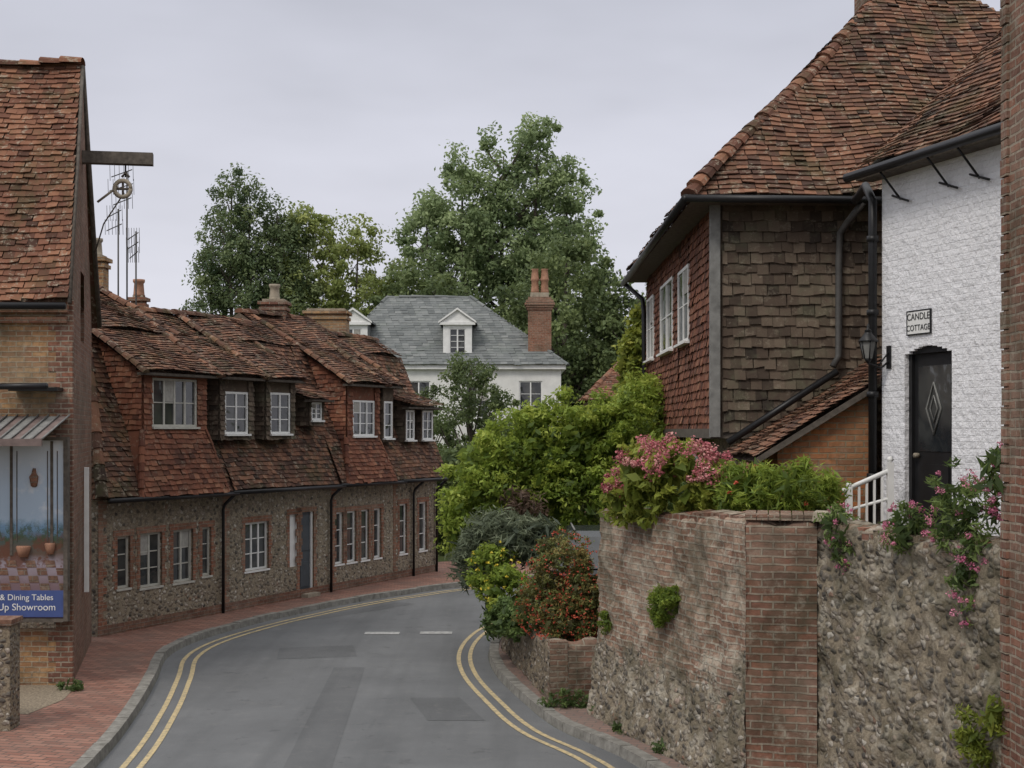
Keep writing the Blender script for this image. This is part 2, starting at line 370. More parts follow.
# ------------------------------------------------------------------ foliage
def leafobj(name,sets,parent=None):
    Vs=[];mi=[];ti=[];mats=[]
    for pos,out,L,W,mat,tint in sets:
        m=len(pos); r=rng.normal(size=(m,3)); r/=np.linalg.norm(r,axis=1)[:,None]
        nr=out*.55+r*.75+np.array([0,0,.3]); nr/=np.linalg.norm(nr,axis=1)[:,None]
        q=rng.normal(size=(m,3)); a=np.cross(nr,q); a/=np.linalg.norm(a,axis=1)[:,None]; b=np.cross(nr,a)
        s=rng.uniform(.65,1.3,(m,1)); a=a*L*s; b=b*W*s
        Vs.append(np.stack([pos-a,pos+b*.9-a*.1,pos+a-nr*L*.25,pos-b*.9-a*.1],1).reshape(-1,3))
        if mat not in mats: mats.append(mat)
        mi.append(np.full(m,mats.index(mat))); ti.append(np.repeat(np.clip(tint,0,1),4))
    V=np.concatenate(Vs); N=len(V)//4; c=V.mean(0) if parent is None else np.zeros(3)
    me=bpy.data.meshes.new(name); me.vertices.add(len(V)); me.vertices.foreach_set('co',(V-c).ravel())
    me.loops.add(4*N); me.loops.foreach_set('vertex_index',np.arange(4*N,dtype=np.int32))
    me.polygons.add(N); me.polygons.foreach_set('loop_start',np.arange(0,4*N,4,dtype=np.int32)); 
    me.polygons.foreach_set('material_index',np.concatenate(mi).astype(np.int32))
    for m in mats: me.materials.append(M[m])
    me.update(calc_edges=True)
    a=me.attributes.new('tint','FLOAT','POINT'); a.data.foreach_set('value',np.concatenate(ti).astype(np.float32))
    o=bpy.data.objects.new(name,me); scene.collection.objects.link(o)
    if parent: attach(o,parent)
    else: o.location=c
    return o
def unit(m):
    d=rng.normal(size=(m,3)); return d/np.linalg.norm(d,axis=1)[:,None]
def clumpleaves(C,R,per,tbase=.45,tv=.16,flat=.75):
    k=len(C); idx=np.repeat(np.arange(k),per); m=len(idx); d=unit(m)
    rad=R[idx]*rng.uniform(.25,1.,m)**.6*(1+.3*rng.normal(size=m)*.5)
    off=d*rad[:,None]; off[:,2]*=flat; ct=rng.normal(tbase,tv,k)
    return C[idx]+off,d,ct[idx]+rng.normal(0,.13,m)
def blobclumps(blobs,dens,cr):
    C=[];RR=[]
    for x,y,z,rx,ry,rz in blobs:
        k=max(6,int(dens*(rx*ry+rx*rz+ry*rz)*4.2)); d=unit(k)
        t=rng.uniform(.55,1.12,k)**.7
        C.append(np.c_[x+d[:,0]*rx*t,y+d[:,1]*ry*t,z+d[:,2]*rz*t]); RR.append(np.full(k,cr)*rng.uniform(.5,1.5,k))
    return np.concatenate(C),np.concatenate(RR)
def bush(name,blobs,mat,dens=14,cr=.16,per=40,L=.05,W=.028,tb=.45,tv=.17,flowers=None,parent=None,top=False):
    C,Rr=blobclumps(blobs,dens,cr); p,o,t=clumpleaves(C,Rr,per,tb,tv)
    sets=[(p,o,L,W,mat,t)]
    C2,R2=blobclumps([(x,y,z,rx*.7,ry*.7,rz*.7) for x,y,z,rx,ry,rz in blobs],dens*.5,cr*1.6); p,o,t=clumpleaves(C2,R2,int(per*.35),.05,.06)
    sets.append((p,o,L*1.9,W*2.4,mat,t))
    for fm,nc,fr,fper,fl in (flowers or []):
        b=[(x,y,z,rx*1.1,ry*1.1,rz*1.1) for x,y,z,rx,ry,rz in blobs]
        bi=rng.integers(0,len(b),nc); d=unit(nc); d[:,1]=-np.abs(d[:,1])*rng.choice([1,1,1,-1],nc)
        if top: d[:,2]=np.abs(d[:,2])*.9+.1; d/=np.linalg.norm(d,axis=1)[:,None]
        B=np.array(b)[bi]
        FC=B[:,:3]+d*B[:,3:]; p,o,t=clumpleaves(FC,fr*rng.uniform(.6,1.3,nc),fper,.5,.28,.8)
        sets.append((p,o,fl,fl*.8,fm,t))
    return leafobj(name,sets,parent)
def tree(name,x,y,z0,prof,mat,nclump,cr,per,L,W,trunk_r=.3,tb=.45,tv=.2,stems=None,flat=.8):
    e=empty(name,(x,y,0)); C=[];R=[]; mb=MB()
    st=stems or [(0,0,prof,1.)]
    tot=sum(s[3] for s in st)
    for dx,dy,pf,wt in st:
        nc=int(nclump*wt/tot); zs=np.array([p[0] for p in pf]); rs=np.array([p[1] for p in pf])
        zz=rng.uniform(zs[0],zs[-1],nc*8); rr=np.interp(zz,zs,rs); keep=rng.uniform(0,rs.max(),len(zz))<rr; zz=zz[keep][:nc]; rr=rr[keep][:nc]
        th=rng.uniform(0,2*math.pi,len(zz)); lob=1+.2*np.sin(3*th+zz*.9+dx)+.16*np.sin(5*th-zz*1.7)
        q=rng.uniform(.1,1.,len(zz))**.5*rr*lob
        C.append(np.c_[x+dx+q*np.cos(th),y+dy+q*np.sin(th),zz]); R.append(cr*rng.uniform(.4,1.4,len(zz)))
        H=zs[-1]; mb.tube([(x+dx*.15,y,z0),(x+dx*.5+.1,y+dy*.5,H*.35),(x+dx*.95-.1,y+dy,H*.65),(x+dx,y+dy,H*.93)],trunk_r*(1 if not stems else .6),'bark',8,.04)
    C=np.concatenate(C); R=np.concatenate(R)
    p,o,t=clumpleaves(C,R,per,tb,tv,flat)
    for i in rng.choice(len(C),min(len(C),40),False):
        c=C[i]; zb=max(z0+1.5,c[2]-np.hypot(c[0]-x,c[1]-y)*.9-.5); m=((x+c[0])/2,(y+c[1])/2,(zb+c[2])/2-.1)
        mb.tube([(x,y,zb),m,tuple(c)],trunk_r*.28,'bark',5,.015,cap=False)
    mb.build('trunk_and_limbs',e,uv=False)
    leafobj('crown',[(p,o,L,W,mat,t)],e)
    return e

# ------------------------------------------------------------------ ground, road
def catmull(P,n=8):
    P=[np.array(p,float) for p in P]; P=[2*P[0]-P[1]]+P+[2*P[-1]-P[-2]]; out=[]
    for i in range(1,len(P)-2):
        for k in range(n):
            t=k/n; a,b,c,d=P[i-1:i+3]
            out.append(.5*((2*b)+(-a+c)*t+(2*a-5*b+4*c-d)*t*t+(-a+3*b-3*c+d)*t**3))
    out.append(P[-2]); return np.array(out)
Lk=catmull([(-4.0,-6),(-4.2,5),(-4.5,11),(-4.68,15.7),(-5.0,18.7),(-5.4,21.3),(-5.75,23.4),(-5.65,25.2),(-5.05,27.3),(-4.3,29.1),(-3.45,30.8),(-2.45,32.3),(-1.35,33.7),(1.5,36.2),(6,38.5),(16,41)])
Rk=catmull([(3.4,-6),(3.0,5),(2.6,11),(1.45,15.7),(.58,17.8),(.12,19.7),(-.25,21.7),(-.40,23.6),(-.30,25.5),(.05,27.2),(.8,28.7),(1.8,29.8),(3.1,30.7),(5.5,32.0),(9,33.3),(18,36)])
def offs(P,d):
    T=np.gradient(P,axis=0); T/=np.linalg.norm(T,axis=1)[:,None]; return P+np.c_[-T[:,1],T[:,0]]*d
def strip(mb,A,B,z,mat,za=None):
    n=len(A); V=[(p[0],p[1],z) for p in A]+[(p[0],p[1],z if za is None else za) for p in B]
    mb.add(V,[(i,i+1,n+i+1,n+i) for i in range(n-1)],mat)
g=MB(); g.add([(-400,-200,-.004),(400,-200,-.004),(400,700,-.004),(-400,700,-.004)],[(0,1,2,3)],'grass'); g.build('ground')
r=MB(); strip(r,Rk,Lk,.0,'asphalt')
# utility trench reinstatements, a real sheet of newer surfacing each
for P in ([(-2.55,15.2),(-2.0,15.2),(-2.35,22.4),(-2.85,22.4)],[(-3.9,23.2),(-2.6,23.5),(-2.8,24.7),(-4.05,24.4)],[(-1.1,18.3),(-.35,18.3),(-.75,19.9),(-1.45,19.85)],[(-4.2,28.0),(-3.7,28.3),(-2.1,30.6),(-2.5,30.9)]):
    r.add([(x,y,.003) for x,y in P],[(0,1,2,3)],'asphalt_dark')
r.build('road')
def lines(P,sg,name):
    mb=MB()
    for o0 in (.27,.46):
        A=offs(P,sg*o0);B=offs(P,sg*(o0+.07)); strip(mb,A,B,.007,'yellow')
    mb.build(name)
lines(Lk,-1,'double_yellow_line'); lines(Rk,1,'double_yellow_line')
mb=MB()
for x0,x1,y0,y1 in ((-2.75,-2.1,26.0,26.3),(-1.72,-1.12,26.05,26.35)):
    mb.add([(x0,y0,.008),(x1,y0,.008),(x1,y1,.008),(x0,y1,.008)],[(0,1,2,3)],'whiteline')
mb.build('white_road_marking')
def kerb(P,sg,name):
    mb=MB(); Q=P; cum=np.r_[0,np.cumsum(np.linalg.norm(np.diff(Q,axis=0),axis=1))]; L=cum[-1]; step=.75; k=0
    O=offs(P,sg*.17)
    def at(A,s): return np.array([np.interp(s,cum,A[:,0]),np.interp(s,cum,A[:,1])])
    while k*step<L-step:
        s0,s1=k*step+.006,(k+1)*step-.006; a,b,c,d=at(Q,s0),at(Q,s1),at(O,s1),at(O,s0); h=.115+random.gauss(0,.006)
        i0,i1=a+(d-a)*.1,b+(c-b)*.1
        mb.hexa([(*a,-.02),(*b,-.02),(*c,-.02),(*d,-.02),(*i0,h),(*i1,h),(*c,h),(*d,h)],'kerb'); k+=1
    mb.build(name)
kerb(Lk,1,'kerb'); kerb(Rk,-1,'kerb')
mb=MB(); strip(mb,offs(Lk,.168),offs(Lk,4.6),.10,'paving'); mb.build('brick_pavement')
mb=MB(); mb.add([(-7.2,18.4,.105),(-6.3,18.2,.105),(-6.15,19.2,.105),(-6.3,20.28,.105),(-7.2,20.28,.105)],[(0,1,2,3,4)],'gravel'); mb.build('gravel_patch')
mb=MB(); strip(mb,offs(Rk,-.168),offs(Rk,-1.0),.10,'paving_grey')
mb.build('pavement')

# ------------------------------------------------------------------ flint cottages
FA=frame((-7.27,25.3),(.42,.9075),(.9075,-.42))
tp=lambda d:4.9+(.25-d)*.615
def cottage(name,s0,s1,rd,wins,doors,dorms,hipl=False,hipr=None,gabr=True,pipes=(),wm='flint',fm='white'):
    e=empty(name,FA((s0+s1)/2,-3,0)); rz=tp(rd); kd=-1.1; kz=tp(kd)
    w=MB(); ops=[(a,b,c,d) for a,b,c,d,_ in wins]+doors
    wall(w,FA,s0+(.0),s1,.0,2.68,ops,wm)
    bd=2*rd-.25
    w.poly([FA(s0,0,0),FA(s0,bd,0),FA(s0,bd,2.7),FA(s0,0,2.7)],wm)
    if gabr: w.poly([FA(s1,0,0),FA(s1,bd,0),FA(s1,bd,2.6),FA(s1,2*rd-kd,kz),FA(s1,rd,rz-.04),FA(s1,kd,kz-.05),FA(s1,0,2.7)],'hung_brown')
    if not hipl: w.poly([FA(s0+.004,bd,2.6),FA(s0+.004,2*rd-kd,kz),FA(s0+.004,rd,rz-.04),FA(s0+.004,kd,kz-.05),FA(s0+.004,0,2.7)],'hung_brown')
    w.poly([FA(s0,bd,0),FA(s1,bd,0),FA(s1,bd,2.7),FA(s0,bd,2.7)],wm)
    for a,b,c,d in ops:
        z=c; k=0
        while z<d-.02:
            zz=min(z+.15,d); e0=.13 if k%2 else .08
            for x0,x1 in ((a-e0,a),(b,b+e0)): w.boxf(FA,x0,x1,-.02,.008,z,zz,'brick_red')
            z=zz; k+=1
        w.boxf(FA,a-.11,b+.11,-.02,.010,d,d+.12,'brick_red')
    for k in range(17): w.boxf(FA,s0,s0+(.22 if k%2 else .12),-.02,.009,.1+k*.15,.25+k*.15,'brick_red')
    w.boxf(FA,s0+.23,s1,-.02,.007,2.46,2.66,'brick_dark')
    w.boxf(FA,s0+.001,s1-.001,.0,.03,.08,.28,'brick_dark')
    w.build('walls',e)
    m=MB()
    for a,b,c,d,n in wins: window(m,FA,a,b,c,d,-.05,n,3,fm=fm,b=.045)
    for a,b,c,d in doors:
        m.boxf(FA,a,a+.05,-.12,-.03,c,d,'white'); m.boxf(FA,b-.05,b,-.12,-.03,c,d,'white')
        m.boxf(FA,a+.05,b-.05,-.12,-.07,c,d,'blue_door')
        if b-a>.45:
            for z in (c+.2,c+1.0): m.boxf(FA,a+.12,b-.12,-.075,-.055,z,z+.55,'blue_door')
            m.boxf(FA,a+.03,b-.03,.0,.2,c-.02,c+.06,'stonecap')
        else: m.boxf(FA,a+.05,b-.05,-.07,-.05,c,d,'white')
    m.build('windows_and_doors',e)
    t=MB()
    sl=s0-.2 if hipl else s0; kl=s0+.9 if hipl else s0; rl=s0+2.3 if hipl else s0; sr=s1+(.1 if gabr else 0); rr_=hipr if hipr else sr
    tiles(t,[FA(sl,.27,2.58),FA(sr,.27,2.58),FA(sr,kd,kz),FA(kl,kd,kz)],'roof')
    tiles(t,[FA(kl,kd,kz),FA(sr,kd,kz),FA(rr_,rd,rz),FA(rl,rd,rz)],'roof',sag=.065)
    t.poly([FA(kl,2*rd-kd,kz),FA(sr,2*rd-kd,kz),FA(rr_,rd,rz-.03),FA(rl,rd,rz-.03)],'roof',.3)
    t.poly([FA(sl,bd,2.58),FA(sr,bd,2.58),FA(sr,2*rd-kd,kz),FA(kl,2*rd-kd,kz)],'roof',.3)
    if hipl:
        tiles(t,[FA(sl,.27,2.58),FA(kl,kd,kz),FA(kl,2*rd-kd,kz),FA(sl,bd,2.58)],'roof')
        tiles(t,[FA(kl,kd,kz),FA(rl,rd,rz),FA(kl,2*rd-kd,kz)],'roof')
        ridge(t,FA(sl,.27,2.6),FA(kl,kd,kz),'roof',.1); ridge(t,FA(kl,kd,kz),FA(rl,rd,rz),'roof',.1)
    if hipr:
        t.poly([FA(sr,kd,kz-.02),FA(rr_,rd,rz-.02),FA(sr,2*rd-kd,kz-.02)],'roof',.3)
        ridge(t,FA(sr,kd,kz),FA(rr_,rd,rz),'roof',.12,.2)
    ridge(t,FA(rl,rd,rz),FA(rr_,rd,rz),'roof',.13)
    t.build('roof',e,uv=False)
    dm=MB()
    for a,b,ws,zb,pan,zt in dorms:
        full=zt is None
        zt=4.88 if full else zt
        fd=.06; h2=(lambda d:zt+(fd+.2-d)*.615) if full else (lambda d:zt+(fd+.15-d)*.33)
        bdz=kd-.3 if full else -.9
        ops=[(p,q,c,d) for p,q,c,d,n in ws]
        wall(dm,FA,a,b,zb,zt,ops,'hung_red' if pan else 'hung_brown',d=fd,dep=.06)
        for p,q,c,d,n in ws: window(dm,FA,p,q,c,d,fd+.015,n,2 if n>3 else 3,b=.045,fm=fm)
        mat=pan or 'hung_brown'
        xs=[a]+[v for p in ws for v in p[:2]]+[b]
        for i in range(0,len(xs),2):
            if xs[i+1]-xs[i]>.06: tiles(dm,[FA(xs[i],fd+.012,zb),FA(xs[i+1],fd+.012,zb),FA(xs[i+1],fd+.012,zt),FA(xs[i],fd+.012,zt)],mat,sag=.0,under=False)
        wz=min(p[2] for p in ws)-.06
        if wz-zb>.05:
            for p in ws: tiles(dm,[FA(p[0],fd+.012,zb),FA(p[1],fd+.012,zb),FA(p[1],fd+.012,wz),FA(p[0],fd+.012,wz)],mat,sag=.0,under=False)
        for x in (a,b): tiles(dm,[FA(x,fd,zb),FA(x,fd,zt),FA(x,bdz,h2(bdz)-.02),FA(x,bdz,zb)],'hung_brown' if not pan else mat,sag=.0,ref=FA(20 if x==b else -20,5,3),under=True)
        if pan:
            f=.38; tiles(dm,[FA(a-f,.36,2.56),FA(b+f,.36,2.56),FA(b,fd+.02,zb),FA(a,fd+.02,zb)],pan,sag=.025)
            for x,y in ((a,a-f),(b,b+f)):
                dm.poly([FA(x,fd,zb),FA(y,.34,2.56),FA(y,.2,2.56),FA(x,-.5,zb)],pan,.4)
                ridge(dm,FA(y,.34,2.58),FA(x,fd,zb),pan,.06,.16)
        rb=kd-.02 if full else bdz
        tiles(dm,[FA(a-.16,fd+.24,h2(fd+.24)+.03),FA(b+.16,fd+.24,h2(fd+.24)+.03),FA(b+.16,rb,h2(rb)+.03),FA(a-.16,rb,h2(rb)+.03)],'roof')
        if full:
            for x in (a-.16,b+.16): ridge(dm,FA(x,fd+.24,h2(fd+.24)+.03),FA(x,kd if (hipr and x>a) else rd,tp(kd if (hipr and x>a) else rd)+.03),'roof',.085,.2)
        dm.boxf(FA,a-.15,b+.15,fd+.0,fd+.2,h2(fd+.2)-.06,h2(fd+.2)-.01,'wood')
    if dorms: dm.build('dormers',e)
    p=MB(); p.tube([FA(s0-.1,.34,2.54),FA(s1+.05,.34,2.52)],.045,'black')
    for s in pipes:
        p.tube([FA(s,.34,2.5),FA(s,.1,2.3),FA(s,.06,2.2),FA(s,.06,.1)],.032,'black')
    p.build('gutter',e,uv=False)
    return e
c1=cottage('flint_cottage',-.3,3.36,-3.05,[(.2,.55,.9,1.85,1),(.83,1.46,.85,1.87,2),(1.79,2.40,.85,1.87,2),(2.69,2.98,.9,1.87,1)],[],
  [(.82,2.72,[(1.08,2.42,3.86,4.78,4)],3.8,'hung_red',None)],hipl=True,hipr=2.75,gabr=False,pipes=(3.3,),fm='cream')
c2=cottage('flint_cottage',3.36,7.44,-2.05,[(4.12,4.97,.86,1.87,3)],[(5.76,6.13,.8,1.95),(6.15,6.72,.12,1.98)],
  [(3.15,4.32,[(3.33,4.12,3.72,4.58,2)],3.6,None,None),(4.75,5.85,[(4.92,5.67,3.72,4.60,2)],3.6,None,None),(6.42,7.02,[(6.5,6.94,4.02,4.42,2)],3.9,None,4.5)],gabr=False,pipes=(7.36,))
c3=cottage('flint_cottage',7.44,10.3,-2.55,[(7.6,7.98,.7,1.9,1),(8.13,8.55,.7,1.9,1),(8.77,9.14,.7,1.9,1),(9.37,9.72,.7,1.9,1)],[],
  [(8.0,9.5,[(8.27,9.27,3.66,4.5,3)],3.6,'hung_red',None),(9.7,10.2,[(9.74,10.14,3.6,4.5,1)],3.5,None,None)],pipes=())
c4=cottage('flint_cottage',10.302,12.6,-1.9,[(10.62,11.0,.7,1.95,1),(11.64,12.05,.7,1.95,1)],[],
  [(10.8,11.3,[(10.84,11.26,3.55,4.3,2)],3.5,None,4.4),(11.65,12.3,[(11.7,12.25,3.55,4.3,2)],3.5,None,4.4)],pipes=(11.25,12.5))
def chimney(par,x,y,z0,z1,w,d,mat,pots=1,cap='stonecap',name='chimney',potm='pot'):
    mb=MB(); mb.box(x-w/2,x+w/2,y-d/2,y+d/2,z0,z1,mat)
    mb.box(x-w/2-.04,x+w/2+.04,y-d/2-.04,y+d/2+.04,z1-.22,z1-.14,mat); mb.box(x-w/2-.07,x+w/2+.07,y-d/2-.07,y+d/2+.07,z1-.08,z1+.002,mat)
    mb.box(x-w/2+.03,x+w/2-.03,y-d/2+.03,y+d/2-.03,z1,z1+.06,cap)
    for i in range(pots):
        px=x+(i-(pots-1)/2)*w/max(pots,1)*.9; mb.lathe((px,y,z1+.04),[(.15,0),(.13,.05),(.11,.3),(.14,.34),(.14,.4),(.1,.4)],potm)
    mb.build(name,par)
x,y,_=FA(9.2,-2.75,0); chimney(c3,x,y,4.5,6.98,.6,.5,'brick_old',1,potm='stonecap')
x,y,_=FA(11.4,-2.6,0); chimney(c4,x,y,4.5,6.9,1.05,.8,'brick_yellow',0)
chimney(c1,-9.2,31.0,3,7.6,.42,.42,'brick_yellow',1,potm='stonecap')
chimney(c2,-8.9,33.4,3,6.95,.3,.3,'brick_red',1)
mb=MB()
for px,py,z0,z1,arms in ((-8.25,30,5.0,9.35,((9.3,.45),(9.0,.5),(8.7,.4))),(-7.95,29.6,5.0,8.0,((7.9,.25),(7.7,.25),(7.5,.2))),(-8.55,30.4,5.4,8.6,((8.5,.3),(8.2,.35)))):
    mb.tube([(px,py,z0),(px,py,z1)],.02,'greypipe',6)
    for z,l in arms:
        mb.tube([(px-l*.8,py+.1,z-.06),(px+l*.3,py-.1,z+.06)],.012,'greypipe',5)
        for k in range(6):
            q=px-l*.8+l*1.1*k/5; mb.tube([(q,py,z-.16),(q+.02,py-.1,z+.16)],.006,'greypipe',4)
mb.build('tv_aerial',c1,uv=False)

# ------------------------------------------------------------------ left brick building
e=empty('brick_shop_building',(-9,22.4,0))
w=MB(); nx,ny=-6.38,20.3; fx,fy=-7.36,24.5; rx,ry,rz=-6.93,22.4,9.6
FG=frame((nx,ny),(fx-nx,fy-ny),(.974,.227)); GL=math.hypot(fx-nx,fy-ny)
FS=frame((nx,ny),(-1,0),(0,-1))
wall(w,FS,0,6,0,5.75,[(.05,1.4,.9,3.75),(1.6,3,.9,3.3)],'brick_yellow',dep=.2)
for k in range(38): w.boxf(FS,-.01,.34 if k%2 else .23,-.05,.012,.0+k*.15,.148+k*.15,'brick_old')
wall(w,FG,0,GL,0,5.75,[(1.7,2.5,5.2,5.75)],'brick_dark',dep=.15)
w.poly([FG(0,0,5.75),FG(1.7,0,5.75),FG(1.7,0,8.5),],'brick_dark'); 
w.poly([FG(1.7,0,6.3),FG(GL/2,0,6.3),FG(GL/2,0,rz-.1),FG(1.7,0,8.5)],'brick_dark')
w.poly([FG(GL/2,0,6.3),FG(2.5,0,6.3),FG(GL,0,5.75),FG(GL/2,0,rz-.1)],'brick_dark')
w.poly([FG(2.5,0,6.3),FG(2.5,0,5.75),FG(GL,0,5.75)],'brick_dark')
w.poly([FG(1.7,-.15,5.1),FG(2.5,-.15,5.1),FG(2.5,-.15,6.4),FG(1.7,-.15,6.4)],'wood')
w.box(-12.4,-6.44,20.22,20.30,5.35,5.43,'brick_red'); w.box(-12.4,-6.42,20.2,20.30,5.5,5.7,'brick_red')
w.build('walls',e)
t=MB(); tiles(t,[(-12.4,20.08,5.68),(-6.36,20.08,5.68),(-6.9,22.4,9.68),(-12.4,22.4,9.68)],'roof_red',w=.17,g=.11,tb=.04,amp=1.3)
t.poly([(-12.4,24.75,5.6),(-7.3,24.75,5.6),(-6.9,22.4,9.66),(-12.4,22.4,9.66)],'roof_red',.3)
ridge(t,(-12.4,22.4,9.68),(-6.88,22.4,9.68),'roof_red',.13)
t.tube([(-6.34,20.06,5.62),(-6.87,22.4,9.62)],.03,'wood'); t.tube([(-7.28,24.72,5.62),(-6.87,22.4,9.62)],.04,'wood')
t.build('roof',e,uv=False)
p=MB()
p.tube([(-12,20.05,5.6),(-6.4,20.05,5.58)],.05,'black')
p.boxf(FG,1.72,1.78,-.1,-.03,5.2,6.3,'white')
p.boxf(FG,2.2,2.3,.02,.09,1.2,3.2,'white')
p.tube([(-7.8,20.1,4.42),(-6.55,19.7,4.42)],.045,'black'); p.box(-7.2,-6.5,20.0,20.28,4.36,4.41,'black')
p.build('fittings',e,uv=False)
b=MB(); FB=frame((-6.9,22.3),(.985,.17),(.17,-.985))
b.boxf(FB,-.3,1.15,-.09,.09,8.05,8.24,'wood')
x,y,_=FB(.72,0,0)
b.tube([(x,y,8.05),(x,y,7.85)],.015,'black',6)
b.tube([(x-.06,y,7.85),(x,y,7.92),(x+.06,y,7.85)],.02,'wood',6)
V=[];
for j in range(24):
    th=2*math.pi*j/24; V.append((x-.04+.13*math.cos(th),y-.02,7.66+.13*math.sin(th)))
b.tube(V+[V[0]],.035,'stonecap',6)
b.tube([(x-.16,y,7.66),(x+.08,y,7.66)],.02,'wood',5); b.tube([(x-.04,y,7.54),(x-.04,y,7.78)],.02,'wood',5)
b.tube([(x-.02,y,7.6),(x-.35,y,7.1),(x-.5,y,6.6)],.012,'wood',5); b.tube([(x+.02,y,7.6),(x+.02,y,6.2)],.008,'wood',5)
b.tube([(x-.12,y,7.7),(x-.45,y,7.45)],.02,'stonecap',5)
b.build('hoist_beam',e)
def poster():
    t=NT('poster_print'); o=t.obj(); s=t.n('SeparateXYZ',{0:o}); z=s.outputs[2]
    zz=t.math('ADD',t.math('MULTIPLY',t.math('SUBTRACT',z,1.1),.392),t.math('MULTIPLY',t.math('SUBTRACT',t.noise(o,5,4),.5),.08))
    c=t.ramp(zz,[(0,(.16,.10,.12)),(.18,(.18,.12,.13)),(.30,(.30,.26,.30)),(.36,(.12,.08,.06)),(.44,(.07,.09,.08)),(.47,(.10,.17,.24)),(.52,(.16,.27,.40)),(.56,(.36,.45,.55)),(.75,(.44,.53,.63)),(1,(.60,.64,.68))])
    c=t.mix(t.math('MULTIPLY',t.ramp(t.noise(o,7,5),[(.46,0.),(.52,1.)]),t.ramp(zz,[(.27,0.),(.3,.85),(.44,.85),(.5,0.)])),c,(.13,.05,.03))
    c=t.mix(t.math('MULTIPLY',t.ramp(t.noise(o,9,4,.8),[(.48,0.),(.54,1.)]),t.ramp(zz,[(.40,0.),(.44,.8),(.50,.8),(.56,0.)])),c,(.05,.08,.04))
    c=t.mix(t.math('MULTIPLY',t.ramp(t.noise(o,3.1,4),[(.55,0.),(.65,1.)]),t.ramp(zz,[(.56,0.),(.62,.6)])),c,(.68,.69,.70))
    t.col(c); t.rough(.3,.4); return t.m
M['poster']=poster()
M['banner']=m_plain('banner_blue',(.06,.09,.24),.5,.1)
ps=empty('shop_poster_sign',(-6.9,20.05,2.3)); q=MB()
q.box(-7.9,-6.42,20.08,20.12,1.1,3.65,'poster'); q.box(-7.9,-6.42,20.05,20.078,1.12,1.5,'banner')
q.box(-6.42,-6.36,20.03,20.14,1.06,3.7,'wood'); q.box(-7.9,-6.42,20.03,20.14,3.65,3.7,'wood'); q.box(-7.9,-6.42,20.03,20.14,1.05,1.098,'wood')
for xx in (-6.60,-7.18): q.box(xx-.02,xx+.02,20.07,20.079,2.0,3.64,'wood')
for xx in (-6.52,-6.66,-7.1): q.box(xx-.006,xx+.006,20.072,20.079,2.2,3.5,'wood')
q.lathe((-6.85,20.07,3.0),[(.02,-.02),(.05,.0),(.07,.13),(.04,.17),(.02,.25)],'brick_red',6)
for k in range(9):
    for j in range(4):
        if (k+j)%2: continue
        a0=-7.6+.14*k-.02*j; q.add([(a0,20.074,1.5+j*.11),(a0+.14,20.074,1.5+j*.11),(a0+.12,20.074,1.6+j*.11),(a0-.02,20.074,1.6+j*.11)],[(0,1,2,3)],'brick_dark')
for xx,zz,r_ in ((-6.62,2.02,.08),(-7.0,1.98,.11)): q.lathe((xx,20.07,zz),[(r_*.6,0),(r_,.14),(r_*.9,.16)],'pot',8)
q.build('panel',ps,uv=True)
def text(s,loc,size,mat,par,rot=(math.pi/2,0,0),name='lettering',ext=.002,align='CENTER'):
    c=bpy.data.curves.new(name,'FONT'); c.body=s; c.size=size; c.align_x=align; c.align_y='CENTER'; c.extrude=ext
    o=bpy.data.objects.new(name,c); o.location=loc; o.rotation_euler=rot; scene.collection.objects.link(o); c.materials.append(M[mat]); attach(o,par)
text('& Dining Tables',(-6.95,20.045,1.40),.12,'white',ps); text('Up Showroom',(-6.95,20.045,1.26),.14,'white',ps)
cn=MB()
for k in range(12):
    xx=-8.2+k*.15; cn.add([(xx,20.25,4.0),(xx+.15,20.25,4.0),(xx+.15-.004*k,19.2,3.66),(xx-.004*k,19.2,3.66)],[(0,1,2,3)],'awning' if k%2 else 'post')
for k in range(13):
    xx=-8.2+k*.15; cn.tube([(xx,20.25,4.02),(xx-.004*k,19.2,3.68)],.014,'post',5)
cn.box(-8.2,-6.44,19.16,19.2,3.58,3.68,'awning')
cn.build('canopy',e)
fw=MB(); fw.box(-9.5,-6.17,17.2,17.55,0,1.4,'flint_near'); fw.box(-9.5,-6.14,17.17,17.58,1.4,1.47,'brick_dark'); fw.build('flint_garden_wall')

# ------------------------------------------------------------------ white house
e=empty('white_slate_roofed_house',(-2.8,64,0)); w=MB()
X0,X1,Y0,Y1=-7.9,2.1,60,68; FW=frame((X0,Y0),(1,0),(0,-1)); FR=frame((X1,Y0),(0,1),(1,0))
wops=[(a,a+1.,b,b+1.6) for a in (.9,3.4,5.9,8.2) for b in (1.2,4.3)]
wall(w,FW,0,10,0,6.6,wops,'render',dep=.15); wall(w,FR,0,8,0,6.6,[(1.5,2.4,4.3,5.9),(4.6,5.5,4.3,5.9)],'render',dep=.15)
w.poly([(X0,Y0,0),(X0,Y1,0),(X0,Y1,6.6),(X0,Y0,6.6)],'render'); w.poly([(X0,Y1,0),(X1,Y1,0),(X1,Y1,6.6),(X0,Y1,6.6)],'render')
w.box(X0-.2,X1+.2,Y0-.2,Y0+.0,6.4,6.62,'white'); w.box(X1+.0,X1+.2,Y0,Y1,6.4,6.62,'white')
for a,b,c,d in wops: window(w,FW,a,b,c,d,-.04,2,3)
for a,b in ((1.5,2.4),(4.6,5.5)): window(w,FR,a,b,4.3,5.9,-.04,2,3)
w.build('walls',e)
t=MB(); A,B,C,D=(X0-.3,Y0-.3,6.6),(X1+.3,Y0-.3,6.6),(X1+.3,Y1+.3,6.6),(X0-.3,Y1+.3,6.6); r0,r1=(-5.7,64,9.9),(-1.9,64,9.9)
